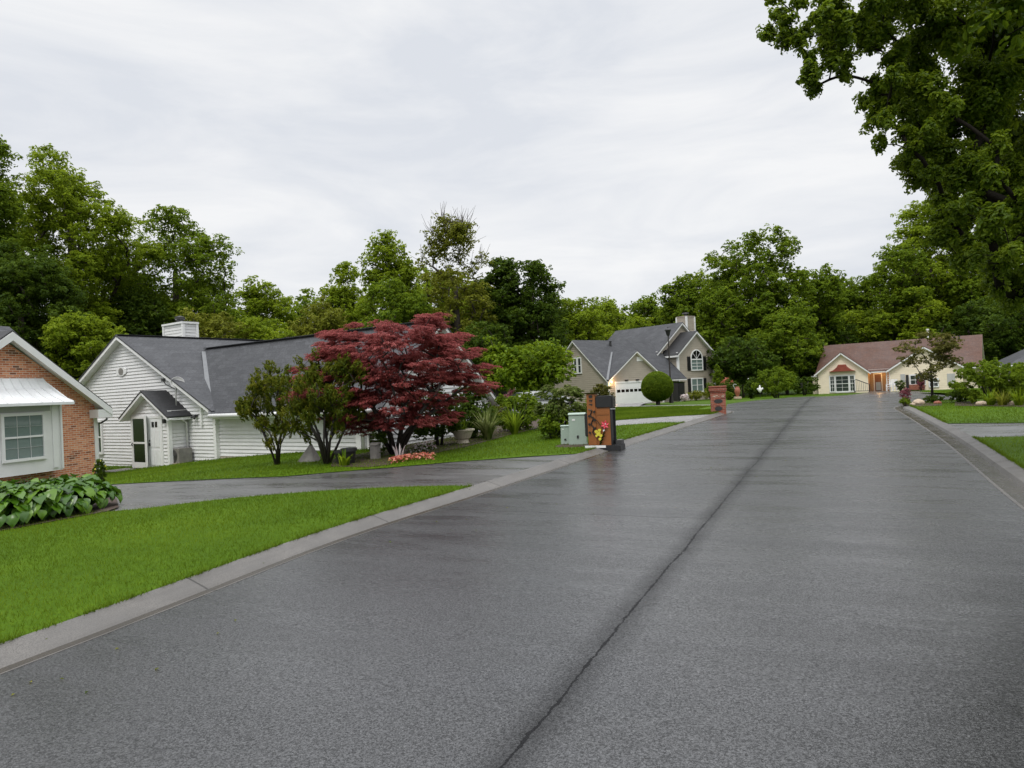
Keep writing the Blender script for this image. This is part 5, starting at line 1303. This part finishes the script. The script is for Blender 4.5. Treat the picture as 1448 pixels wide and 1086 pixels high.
# two yews and the red maple in front of the white house
def multi_stem(name, label, cat, b, W, H, mat, nst, seed, lo=.3, kind='oval', leaf=.08, dens=1.0, flat=.8, aspect=.4, crk=.24, bark='bark_dark', depth=.8, stem_r=.04, up=.4, spiky=0.0, ncl=None, spread=.55, droop=.2, mode=None):
    rng = np.random.default_rng(seed); t = thing(name, label, cat, b)
    rz = H * (1 - lo) / 2; crad = crk * W / 2; ncl = ncl or int(2.0 * (1 / crk) ** 2 * 2)
    C = crown_points(rng, ncl, W / 2 - crad * .7, (W / 2 - crad * .7) * depth, rz - crad * flat * .6, kind); C[:, 2] += H * lo + rz
    R = crad * rng.uniform(.55, 1.2, len(C)); mb = MB()
    tips = []
    for k in range(nst):
        a = 6.283 * k / nst + rng.uniform(-.3, .3); r = W / 2 * spread * rng.uniform(.6, 1.1); tips.append((r * math.cos(a), r * math.sin(a) * depth, H * (lo + .22)))
    A = np.array(tips); grp = ((C[:, None, :2] - A[None, :, :2]) ** 2).sum(-1).argmin(1)
    for k in range(nst):
        e = Vector(tips[k]); m = Vector((e.x * rng.uniform(.2, .55) + rng.uniform(-.06, .06), e.y * rng.uniform(.2, .5), e.z * rng.uniform(.35, .55))); trunk = [(rng.uniform(-.05, .05), rng.uniform(-.05, .05), -.15), m, e]
        Ck = C[grp == k]
        if len(Ck) == 0: continue
        bmsh = branch_mesh(trunk, Ck, stem_r * rng.uniform(.8, 1.15), rng, rtip=stem_r * .13); n0 = len(mb.v); mb.v += bmsh.v; mb.f += [[i + n0 for i in f] for f in bmsh.f]
    mb.build('trunk', M[bark], t, smooth=True)
    total = int(min(150000, dens * 4.5 * (W * H * (1 - lo) * .78) / (leaf * leaf * .5 * aspect)))
    v, idx, nper, tint = leaves_on(rng, C, R, total, leaf, flat, aspect, up, droop=droop, radial=spiky, mode=mode)
    np_mesh('crown', v, 0, nper, M[mat], t, tint, idx=idx); return t
def mstem_px(label, name, cat, pb, px0, px1, ytop, mat, **kw):
    b = base(*pb); k = b.y / F; W = (px1 - px0) * k; H = at(pb[0], ytop, b.y).z - b.z
    return multi_stem(name, label, cat, b, W, H, mat, **kw)
mstem_px('shorter green gold yew shrub on bare stems, left of its twin', 'yew_shrub', 'shrub', (392, 657), 325, 438, 506, 'lf_gold', nst=7, seed=21, lo=.12, leaf=.11, aspect=.26, dens=.9, up=.15, kind='round', stem_r=.022, flat=1.0, crk=.19, ncl=60, mode='up', spread=.45)
mstem_px('taller dark green yew shrub on crooked stems beside the red maple', 'yew_shrub', 'shrub', (462, 656), 370, 510, 486, 'lf_gold', nst=8, seed=22, lo=.14, leaf=.115, aspect=.28, dens=1.1, up=.15, kind='round', stem_r=.03, flat=1.0, crk=.17, ncl=110, mode='up', spread=.45)
b = base(560, 643); k = b.y / F
multi_stem('red_maple', 'wide red leaved maple with many spreading trunks before the white house', 'tree', b, 312 * k, at(563, 440, b.y).z - b.z, 'lf_red', 9, 33, lo=.12, kind='round', leaf=.085, dens=2.3, flat=.32, aspect=.24, crk=.15, depth=.75, stem_r=.055, up=.9, ncl=250, spread=.5, droop=.3, mode='out')
bed2 = [gp(*p) for p in ((468, 660), (520, 661), (548, 658), (600, 644.5), (660, 632), (715, 617), (760, 606), (820, 600), (760, 590), (690, 597), (600, 615), (520, 640), (470, 650))]
sheet('mulch_bed', bed2, .012, M['mulch'], False, .6)
def bush_px(label, px, py, wpx, ytop, mat, seed, name='bush', cat='bush', dy=0, **kw):
    b = base(px, py); b = Vector((b.x * (b.y + dy) / b.y, b.y + dy, 0)); b.z = gz(b.x, b.y) - .03; k = b.y / F
    return shrub(label, b, wpx * k, at(px, ytop, b.y).z - b.z, mat, seed, name, cat, **kw)
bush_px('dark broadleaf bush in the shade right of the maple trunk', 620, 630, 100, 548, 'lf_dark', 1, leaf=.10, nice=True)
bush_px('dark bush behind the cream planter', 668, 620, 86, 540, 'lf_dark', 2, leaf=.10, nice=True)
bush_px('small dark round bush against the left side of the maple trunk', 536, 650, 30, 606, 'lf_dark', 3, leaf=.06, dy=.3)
b = base(690, 622); t = thing('lily_clump', 'bright strap leaved lily clump beside the planter', 'plant', b); blades(np.random.default_rng(41), (0, 0, 0), 1.0, .075, .75, M['lf_pale'], 'leaves', t, 120, h=.95)
bush_px('mid green bush with arching leaves behind the lily clump', 735, 611, 100, 551, 'lf_mid', 4, leaf=.10, nice=True, dy=.6)
b = base(728, 614); t = thing('arching_grass', 'arching strap leaves in front of the hedge before the parked car', 'plant', b); blades(np.random.default_rng(43), (0, 0, 0), 1.15, .06, .9, M['lf_mid'], 'leaves', t, 60)
b = base(705, 598); bush_px('olive green hedge bush below the white gable corner', 700, 602, 44, 560, 'lf_yellow', 5, leaf=.08, dy=1)
bush_px('feathery bush with pale tips behind the utility boxes', 795, 617, 82, 541, 'lf_pale', 6, leaf=.10, dens=2.0, mode='out', aspect=.3, up=.45, nice=False, cr=.24, stems=5)
bush_px('dark green base bush left of the utility boxes', 781, 620, 46, 578, 'lf_mid', 7, leaf=.09, dy=-.15)
bush_px('small red leaved bush left of the round green tree', 722, 590, 26, 548, 'lf_barberry', 8, leaf=.09, dy=6)
bush_px('dusky purple bush at the side of the beige house', 854, 580, 34, 540, 'lf_olive', 9, leaf=.12, dy=14)
bush_px('lime green bush right of the feathery bush', 838, 600, 26, 560, 'lf_lime', 10, leaf=.08, dy=2)
# round green tree behind
tree('round bright green tree standing behind the parked car', 757, 476, 118, 36, 'lf_lime', 'dome', 70, clear=.2, leafpx=6.5, cr=.34, dens=1.2, flat=.75)
tree('small light green tree between the maple and the round green tree', 703, 474, 50, 38, 'lf_lime', 'oval', 71, clear=.25, leafpx=6, cr=.4)
# clipped round bush: dense small leaves on a smooth body
b = Vector((*pl(930, 43), 0)); b.z = gz(b.x, b.y) - .05; kk = 43 / F; w = 44 * kk; h = at(930, 525.5, 43).z - b.z
t = thing('topiary_bush', 'large clipped egg shaped bush on the lawn before the garage', 'bush', b)
rg = np.random.default_rng(90); d = unit(rg.normal(size=(24000, 3))); rr = np.array([w / 2, w / 2, h * .46]); q = d * rr * (1 + rg.normal(size=(24000, 1)) * .012); q[:, 2] += h * .54; q[:, :2] *= (1 - .10 * (q[:, 2:] / h - .5))
nn = unit(d / rr * rr.max() * .9 + rg.normal(size=d.shape) * .5); v, idx, nper, _ = leaf_geo(rg, q, nn, .085, .6, .3); keep = q[:, 2] > .08
lump = .5 + .22 * np.sin(d[:, 0] * 9) * np.cos(d[:, 2] * 8 + d[:, 1] * 6); np_mesh('foliage', v, 0, nper, M['lf_mid'], t, np.clip(.45 * lump + .5 * rg.random(24000), 0, 1), idx=idx)
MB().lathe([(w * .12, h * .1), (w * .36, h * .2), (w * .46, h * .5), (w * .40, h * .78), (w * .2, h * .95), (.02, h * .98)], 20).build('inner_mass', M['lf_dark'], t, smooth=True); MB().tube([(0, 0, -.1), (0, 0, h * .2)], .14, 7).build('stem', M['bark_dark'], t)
# foundation planting of the beige house
def bush_at(label, px, Y, wpx, ytop, mat, seed, name='bush', cat='bush', **kw):
    x, y = pl(px, Y); z = gz(x, y) - .05; return shrub(label, (x, y, z), wpx * Y / F, at(px, ytop, Y).z - z, mat, seed, name, cat, **kw)
bush_at('low olive hedge under the lower window of the beige house', 985, 72.5, 40, 551, 'lf_yellow', 11, 'hedge', 'hedge', leaf=.16)
bush_at('upright green shrub at the right corner of the beige house', 1005, 73, 18, 540, 'lf_mid', 12, leaf=.16)
bush_at('small white flowering bush beside the black bin', 968, 69, 14, 556, 'lf_white', 13, leaf=.14)
bush_at('small rounded green bush right of the brick mailbox', 1030, 60, 16, 553, 'lf_mid', 14, leaf=.12)
bush_at('dark hedge right of the beige house', 1033, 66, 36, 536, 'lf_dark', 15, 'hedge', 'hedge', leaf=.18)
bush_at('orange flowering shrub above the dark hedge', 1030, 68, 26, 530, 'lf_orange', 16, leaf=.13, dens=.35)
bush_at('bright tree shaped shrub beside the beige house corner', 1016, 70, 18, 516, 'lf_mid', 17, leaf=.18)
bush_at('broad mid green bush under the tall tree between the far houses', 1098, 66, 66, 519, 'lf_mid', 18, leaf=.22)
bush_at('dark bush left of the cream house', 1138, 74, 46, 530, 'lf_dark', 19, leaf=.22)
bush_at('low green bush left of the broad bush', 1062, 68, 30, 532, 'lf_dark', 20, leaf=.2)
# cream house planting
bush_at('little dark green bush before the cream house wall', 1274, 69, 16, 535, 'lf_dark', 23, leaf=.14, dens=.7)
bush_at('red flowering bush in the brick planter of the cream house', 1303, 71, 12, 532, 'lf_barberry', 24, leaf=.12)
bush_at('low green bush at the right corner of the cream house', 1352, 60, 22, 537, 'lf_mid', 25, leaf=.16)
# right hand border
bush_px('round red barberry with pink leaves at the kerb end', 1281.5, 573, 17, 547, 'lf_barberry', 26, leaf=.055, dy=.8)
bush_px('low green edging plant under the red barberry', 1280, 574, 20, 562, 'lf_mid', 27, leaf=.06, dy=.3)
bush_px('low dark bush at the foot of the young tree', 1320, 571.5, 30, 558, 'lf_dark', 28, leaf=.07, dy=.8)
bush_px('big glossy green bush on the right lawn', 1398, 573, 108, 503, 'lf_mid', 29, leaf=.12, nice=True, cr=.28, stems=5, dy=1.2)
bush_px('second tall bush at the right edge behind the grass tufts', 1450, 573, 80, 510, 'lf_mid', 30, leaf=.12, nice=True, dy=2.5)
bush_px('low spreading bush left of the big glossy bush', 1356, 571, 36, 546, 'lf_dark', 31, leaf=.09, dy=1.0)
for i, (px, lb, mt) in enumerate(((1401, 'green grass tuft under the big glossy bush', 'lf_lime'), (1418, 'yellow green tuft right of the pale stone', 'lf_yellow'), (1441, 'bright strap leaved tuft at the right edge', 'lf_lime'))):
    b = base(px, 573.5); t = thing('grass_tuft', lb, 'plant', b); blades(np.random.default_rng(50 + i), (0, 0, 0), .6, .05, .9, M[mt], 'leaves', t, 60)
bush_px('pale fern like bush at the right edge', 1432, 572, 40, 545, 'lf_lime', 32, leaf=.09, dy=.9, spiky=.6)
bedr = [gp(1272, 573), gp(1300, 575), gp(1332, 573.5), gp(1332, 570.5), gp(1285, 569.5)]
sheet('mulch_bed', bedr, .012, M['mulch'], False, .6)
bedr = [gp(1350, 574), gp(1448, 575.5), gp(1560, 576), gp(1560, 566), gp(1350, 568)]
sheet('mulch_bed', bedr, .012, M['mulch'], False, .8)
# young tree by the right kerb
b = base(1318, 571); b = Vector((b.x * (b.y + 1) / b.y, b.y + 1, 0)); b.z = gz(b.x, b.y); kk = b.y / F
t = multi_stem('young_tree', 'young olive leaved tree with a thin trunk by the right kerb', 'tree', b, 98 * kk, at(1311, 468, b.y).z - b.z, 'lf_olive', 1, 55, lo=.30, kind='dome', leaf=.09, dens=.75, flat=.45, aspect=.5, crk=.26, stem_r=.05, up=.8, ncl=46, spread=.02)

# a few fallen leaves on road, kerb and grass
rl = np.random.default_rng(64); n = 90; s_ = rl.uniform(2, 26, n); t_l = np.where(rl.random(n) < .7, -5.0 + rl.normal(size=n) * .6, rl.uniform(-5, 1.9, n)); x = s_ * UX + t_l * UY; y = s_ * UY - t_l * UX
z = np.where(t_l < -5.2, zg(x, y) + .03, zr(s_) + np.clip(-(t_l + 5.0) * .2, 0, .09) + .006)
v, idx, nper, _ = leaf_geo(rl, np.stack([x, y, z], -1), unit(rl.normal(size=(n, 3)) * .12 + [0, 0, 1]), .032, .6, .3)
tag(np_mesh('fallen_leaves', v, 0, nper, M['lf_gold'], None, rl.random(n), idx=idx), 'scattered small fallen leaves along the kerb and road', 'leaves', None, 'stuff')

# ---------------------------------------------------------------- trees around
BG = 'trees behind the houses'
T_ = [
 ('dark bluish tree cut by the left edge of the picture', -22, 182, 110, 40, 'lf_mid', 'oval', dict(cr=.34)),
 ('tallest bright green tree behind the brick house', 98, 207, 198, 46, 'lf_bright', 'dome', dict(dens=.92, cr=.24, clear=.25)),
 ('dense dark tree low at the left behind the brick roof', 32, 330, 190, 38, 'lf_dark', 'oval', dict(clear=.05)),
 ('dark open crowned tree behind the white house gable', 248, 300, 190, 52, 'lf_mid', 'dome', dict(dens=.72, cr=.23, clear=.3)),
 ('bushy yellow green tree between the brick and white roofs', 120, 425, 130, 37, 'lf_bright', 'oval', dict(clear=.08)),
 ('dark green understory tree behind the white gable', 205, 400, 110, 48, 'lf_dark', 'oval', dict(clear=.05)),
 ('small dark tree right of the open crowned tree', 303, 402, 66, 50, 'lf_mid', 'dome', dict(clear=.1)),
 ('distant green tree over the left half of the white roof', 378, 398, 92, 66, 'lf_bright', 'dome', dict()),
 ('low yellow green tree just behind the white chimney', 300, 430, 120, 45, 'lf_yellow', 'round', dict(clear=.02)),
 ('low rounded tree behind the grey roof ridge', 375, 430, 120, 47, 'lf_bright', 'round', dict(clear=.05)),
 ('pale rounded willow behind the roof left of the maple', 458, 420, 120, 52, 'lf_yellow', 'round', dict(clear=.05, leafpx=4)),
 ('light green tree left of the narrow tall one', 490, 372, 96, 62, 'lf_bright', 'oval', dict(dens=.85)),
 ('narrow tall tree leaning up behind the red maple', 550, 321, 104, 56, 'lf_bright', 'oval', dict(dens=.72, cr=.27)),
 ('full green tree directly behind the red maple', 560, 392, 120, 50, 'lf_mid', 'dome', dict(clear=.1)),
 ('sparse olive tree with a twiggy bare top', 642, 311, 116, 54, 'lf_yellow', 'oval', dict(dens=.5, dry=1, cr=.20, leafpx=4.0, ncl=190)),
 ('dense dark tree with a double top right of the sparse tree', 706, 352, 90, 57, 'lf_dark', 'oval', dict(dens=1.1)),
 ('dense dark rounded tree above the round green tree', 752, 358, 96, 56, 'lf_dark', 'dome', dict(dens=1.1, clear=.05)),
 ('dark low tree under the dense dark pair', 690, 440, 100, 50, 'lf_dark', 'round', dict(clear=.05)),
 ('mid green far tree left above the beige garage roof', 818, 401, 84, 82, 'lf_bright', 'dome', dict()),
 ('dark slim tree at the left shoulder of the beige roof', 782, 404, 50, 76, 'lf_dark', 'oval', dict()),
 ('far green tree above the middle of the beige roof', 870, 420, 76, 98, 'lf_bright', 'dome', dict()),
 ('low bright tree behind the beige garage ridge', 846, 448, 80, 90, 'lf_bright', 'round', dict(clear=.05)),
 ('far dark tree in the dip of the tree line', 916, 416, 70, 104, 'lf_mid', 'dome', dict()),
 ('mid green tree touching the beige ridge', 905, 440, 70, 92, 'lf_bright', 'round', dict(clear=.05)),
 ('tree with a tapered top left of the tallest far tree', 968, 382, 84, 92, 'lf_mid', 'oval', dict()),
 ('tallest broad tree between the beige and cream houses', 1064, 319, 158, 92, 'lf_mid', 'dome', dict(dens=1.1, cr=.22, clear=.05)),
 ('dark lower tree behind the beige chimney', 1022, 400, 90, 88, 'lf_mid', 'round', dict(clear=.03)),
 ('lower right part tree under the tallest broad tree', 1110, 430, 100, 82, 'lf_mid', 'round', dict(clear=.03)),
 ('dark understory tree right of the beige house', 1050, 470, 90, 78, 'lf_dark', 'round', dict(clear=.02)),
 ('dark understory tree left of the brown roof', 1128, 476, 90, 84, 'lf_dark', 'round', dict(clear=.02)),
 ('green tree descending to the right of the tallest broad tree', 1156, 362, 80, 96, 'lf_mid', 'dome', dict()),
 ('far tree in the low gap above the brown roof', 1212, 388, 74, 108, 'lf_mid', 'dome', dict()),
 ('bright low tree right behind the brown ridge', 1215, 432, 84, 100, 'lf_bright', 'round', dict(clear=.05)),
 ('low dark tree behind the left end of the brown roof', 1172, 440, 80, 98, 'lf_dark', 'round', dict(clear=.03)),
 ('leafy tree with a lighter top behind the big overhanging branches', 1330, 277, 130, 100, 'lf_bright', 'dome', dict(dens=1.0)),
 ('stepped green tree left of the lighter topped one', 1272, 336, 92, 97, 'lf_mid', 'dome', dict()),
 ('mid height tree over the middle of the brown roof', 1290, 400, 110, 95, 'lf_bright', 'round', dict(clear=.03)),
 ('tall tree at the right behind the overhanging crown', 1412, 310, 140, 94, 'lf_mid', 'dome', dict(clear=.05)),
 ('dark low tree behind the right end of the brown roof', 1372, 420, 110, 90, 'lf_dark', 'round', dict(clear=.02)),
 ('dark tree at the right edge above the bushes', 1440, 420, 120, 84, 'lf_dark', 'round', dict(clear=.02)),
 ('tree filling the gap between the two tall left trees', 166, 338, 120, 58, 'lf_mid', 'dome', dict(clear=.1)),
 ('far tree left of the distant one over the white roof', 335, 416, 100, 72, 'lf_mid', 'dome', dict(clear=.05)),
 ('far tree right of the distant one over the white roof', 436, 404, 100, 74, 'lf_mid', 'dome', dict(clear=.05)),
 ('wide tree far behind the twiggy topped one', 604, 372, 140, 68, 'lf_bright', 'dome', dict(clear=.05)),
 ('green tree far behind the dense dark pair', 684, 392, 120, 72, 'lf_mid', 'dome', dict(clear=.05)),
 ('wide far tree behind the left part of the beige roof', 838, 424, 120, 110, 'lf_mid', 'dome', dict(clear=.03)),
 ('wide far tree filling the dip over the beige ridge', 934, 424, 120, 114, 'lf_bright', 'dome', dict(clear=.03)),
 ('tree close behind the left shoulder of the tallest far one', 1002, 388, 110, 104, 'lf_bright', 'dome', dict(clear=.03)),
 ('far tree in the gap left of the brown ridge', 1188, 398, 100, 112, 'lf_bright', 'dome', dict(clear=.03)),
 ('shadowy tree behind the grey roof at the right edge', 1462, 380, 110, 88, 'lf_dark', 'oval', dict(clear=.02)),
]
for i, (lb, px, yt, wp, Y, mt, kd, kw) in enumerate(T_):
    tree(lb, px, yt, wp, Y, mt, kd, 100 + i, group=BG, **kw)
# the wood far behind
rg = np.random.default_rng(400); C = []; 
for i in range(620):
    y = rg.uniform(112, 135); px = rg.uniform(-250, 1700); x = pl(px, y)[0]; hmax = 15 + 3 * math.sin(px * .011) + 2 * math.sin(px * .031)
    C.append((x, y, gz(x, y) + rg.uniform(0, hmax)))
C = np.array(C); v, idx, nper, tint = leaves_on(rg, C, rg.uniform(2, 4.2, len(C)), 150000, .62, .8)
tag(np_mesh('woods', v, 0, nper, M['lf_mid'], None, tint, idx=idx), 'dense wood that closes the view behind the trees', 'wood', None, 'stuff')

# big tree on the right, its crown hanging into the picture
rg = np.random.default_rng(9); Yt = 10.5; bx, by = 8.9, 10.2; bz = gz(bx, by)
t = thing('overhanging_tree', 'large tree whose leafy crown hangs in from the upper right corner', 'tree', (bx, by, bz))
SPOTS = [ # px, py, radius px, depth
 (1258, -12, 44, 9.6), (1235, 5, 30, 9.5), (1385, 320, 40, 8.9), (1412, 350, 38, 8.9), (1380, 285, 38, 8.9), (1425, 300, 42, 8.9), (1400, 250, 40, 9.0), (1262, 8, 34, 9.6), (1295, -25, 40, 9.8), (1315, 40, 40, 9.8), (1100, 22, 20, 9.1), (1122, 40, 24, 9.1), (1175, 45, 30, 9.2), (1215, 30, 30, 9.4), (1180, 85, 22, 9.1), (1255, 45, 30, 9.5), (1250, 105, 26, 9.3), (1128, 60, 22, 9.1), (1265, 190, 18, 9.2), (1330, 150, 40, 9.6), (1380, 220, 50, 9.8), (1285, 90, 36, 9.5), (1112, 2, 30, 9.2), (1090, 8, 18, 9.1), (1145, 35, 32, 9.2), (1150, 75, 26, 9.1), (1140, 105, 18, 9.0), (1190, 10, 40, 9.4), (1195, 60, 34, 9.2), (1205, 92, 18, 9.1), (1170, 100, 12, 9.0), (1240, 15, 40, 9.6), (1228, 52, 22, 9.4),
 (1290, 20, 50, 9.8), (1275, 70, 30, 9.4), (1270, 110, 30, 9.3), (1262, 155, 30, 9.2), (1250, 172, 16, 9.1), (1300, 130, 45, 9.6), (1290, 180, 24, 9.3), (1300, 205, 20, 9.2), (1320, 190, 40, 9.6), (1340, 80, 60, 10), (1320, 245, 30, 9.4), (1350, 230, 45, 9.8),
 (1345, 280, 28, 9.5), (1365, 310, 32, 9.6), (1385, 270, 50, 10), (1395, 340, 34, 9.7), (1420, 375, 30, 9.7), (1440, 400, 26, 9.7), (1400, 150, 70, 10.4), (1430, 240, 70, 10.4), (1440, 330, 55, 10), (1455, 60, 80, 10.8), (1400, 30, 60, 10.4), (1370, 160, 60, 10.2), (1470, 390, 45, 10), (1480, 180, 80, 11), (1500, 300, 80, 10.8), (1540, 390, 60, 10.6)]
C = []; R = []
for px, py, rp, Y in SPOTS:
    for j in range(max(1, int(rp / 11))):
        o = rg.normal(size=3) * .42 * rp * Y / F * (0 if j == 0 else 1); c = at(px, py, Y) - Vector((bx, by, bz)); s = rg.uniform(-.5, 1.2) if rp > 35 else rg.uniform(-.25, .5)
        C.append((c.x * (1) + o[0] + s * .08, c.y + o[1] + s, c.z + o[2])); R.append(max(.14, rp * Y / F * rg.uniform(.42, .62)))
V0 = len(C)
for i in range(150):                                   # the rest of the crown, above and beyond the frame
    d = unit(rg.normal(size=3)); q = d * rg.random() ** .45 * np.array([4.3, 4.6, 3.6]) + np.array([.4, .6, 7.6])
    P_ = Vector(q) + Vector((bx, by, bz)); u = 724 + P_.x / P_.y * F; vv = 550 - (P_.z - CAMZ) / P_.y * F
    if P_.y < 3.5 or (u < 1405 and vv > -60): continue
    C.append(tuple(q)); R.append(rg.uniform(.5, .95))
C = np.array(C); R = np.array(R)
bmsh = branch_mesh([(0, 0, -.3), (-.05, .05, 1.2), (-.15, .0, 2.6), (-.25, .1, 4.4), (-.2, .2, 6.4)], C, .19, rg, rtip=.007, n=6, ex=.8)
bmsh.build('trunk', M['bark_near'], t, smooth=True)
v, idx, nper, tint = leaves_on(rg, C[:V0], R[:V0], 260000, .06, .95, .55, .5, True, .5, shell=.1, nsub=22, sub=.42); np_mesh('crown', v, 0, nper, M['lf_near'], t, tint, idx=idx)
v, idx, nper, tint = leaves_on(rg, C[V0:], R[V0:], 40000, .14, .85, .5, .35, True, .5, shell=.2); np_mesh('upper_crown', v, 0, nper, M['lf_near'], t, tint, idx=idx)

# ---------------------------------------------------------------- sky, sun, camera
SUN_EL, SUN_AZ = rad(58), rad(200)          # azimuth of the sun measured clockwise from +Y
wd = bpy.data.worlds.new('World'); scene.world = wd; wd.use_nodes = True; nt = wd.node_tree; nt.nodes.clear()
def wn(tp, **kw):
    n = nt.nodes.new(tp)
    for k_, v_ in kw.items(): setattr(n, k_, v_)
    return n
out = wn('ShaderNodeOutputWorld'); bg = wn('ShaderNodeBackground'); nt.links.new(bg.outputs[0], out.inputs[0])
sky = wn('ShaderNodeTexSky', sky_type='NISHITA', sun_disc=False, sun_elevation=SUN_EL, sun_rotation=SUN_AZ, dust_density=4.0)
tc = wn('ShaderNodeTexCoord'); mp = wn('ShaderNodeMapping'); mp.inputs['Scale'].default_value = (1.3, 1.3, 5.5); nt.links.new(tc.outputs['Generated'], mp.inputs[0])
n1 = wn('ShaderNodeTexNoise'); n1.inputs['Scale'].default_value = 1.9; n1.inputs['Detail'].default_value = 7; n1.inputs['Roughness'].default_value = .56; n1.inputs['Distortion'].default_value = .5; nt.links.new(mp.outputs[0], n1.inputs['Vector'])
rp = wn('ShaderNodeValToRGB'); nt.links.new(n1.outputs['Fac'], rp.inputs[0]); e = rp.color_ramp.elements
e[0].position = .36; e[0].color = (.765, .795, .85, 1); e[1].position = .63; e[1].color = (.955, .96, .97, 1)
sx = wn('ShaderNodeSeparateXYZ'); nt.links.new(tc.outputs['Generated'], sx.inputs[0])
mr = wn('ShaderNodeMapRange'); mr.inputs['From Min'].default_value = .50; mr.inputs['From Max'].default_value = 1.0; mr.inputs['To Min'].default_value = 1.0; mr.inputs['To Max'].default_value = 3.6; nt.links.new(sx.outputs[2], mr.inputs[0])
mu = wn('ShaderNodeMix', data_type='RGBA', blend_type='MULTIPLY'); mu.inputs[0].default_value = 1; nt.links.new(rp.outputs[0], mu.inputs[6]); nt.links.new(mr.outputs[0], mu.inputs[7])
sc_ = wn('ShaderNodeMix', data_type='RGBA', blend_type='MULTIPLY'); sc_.inputs[0].default_value = 1; nt.links.new(sky.outputs[0], sc_.inputs[6]); sc_.inputs[7].default_value = (.1, .1, .1, 1)
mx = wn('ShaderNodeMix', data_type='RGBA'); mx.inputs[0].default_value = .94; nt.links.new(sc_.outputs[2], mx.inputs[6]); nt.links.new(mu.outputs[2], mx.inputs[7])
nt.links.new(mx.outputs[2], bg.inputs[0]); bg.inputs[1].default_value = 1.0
S = bpy.data.lights.new('sun', 'SUN'); S.energy = 1.5; S.angle = rad(16); S.color = (1, .97, .92)
so = bpy.data.objects.new('sun', S); COL.objects.link(so)
dirv = Vector((math.sin(SUN_AZ) * math.cos(SUN_EL), math.cos(SUN_AZ) * math.cos(SUN_EL), math.sin(SUN_EL)))
so.rotation_euler = dirv.to_track_quat('Z', 'Y').to_euler(); so.location = dirv * 60
cam = bpy.data.cameras.new('camera'); co = bpy.data.objects.new('camera', cam); COL.objects.link(co); scene.camera = co
cam.sensor_width = 36; cam.lens = 36 * F / 1448; cam.clip_end = 3000; cam.clip_start = .05
f_ = Vector((0, math.cos(PITCH), math.sin(PITCH))); u_ = Vector((0, -math.sin(PITCH), math.cos(PITCH))); r_ = Vector((1, 0, 0))
cr_ = r_ * math.cos(ROLL) - u_ * math.sin(ROLL); cu_ = r_ * math.sin(ROLL) + u_ * math.cos(ROLL)
co.matrix_world = Matrix.Translation((0, 0, CAMZ)) @ Matrix((cr_, cu_, -f_)).transposed().to_4x4()
vs = scene.view_settings; vs.view_transform = 'Standard'; vs.look = 'None'; vs.exposure = 0; vs.gamma = 1
scene.cycles.max_bounces = 6; scene.cycles.diffuse_bounces = 3; scene.cycles.glossy_bounces = 3; scene.cycles.transmission_bounces = 4
scene.cycles.use_denoising = True; scene.cycles.sample_clamp_indirect = 4
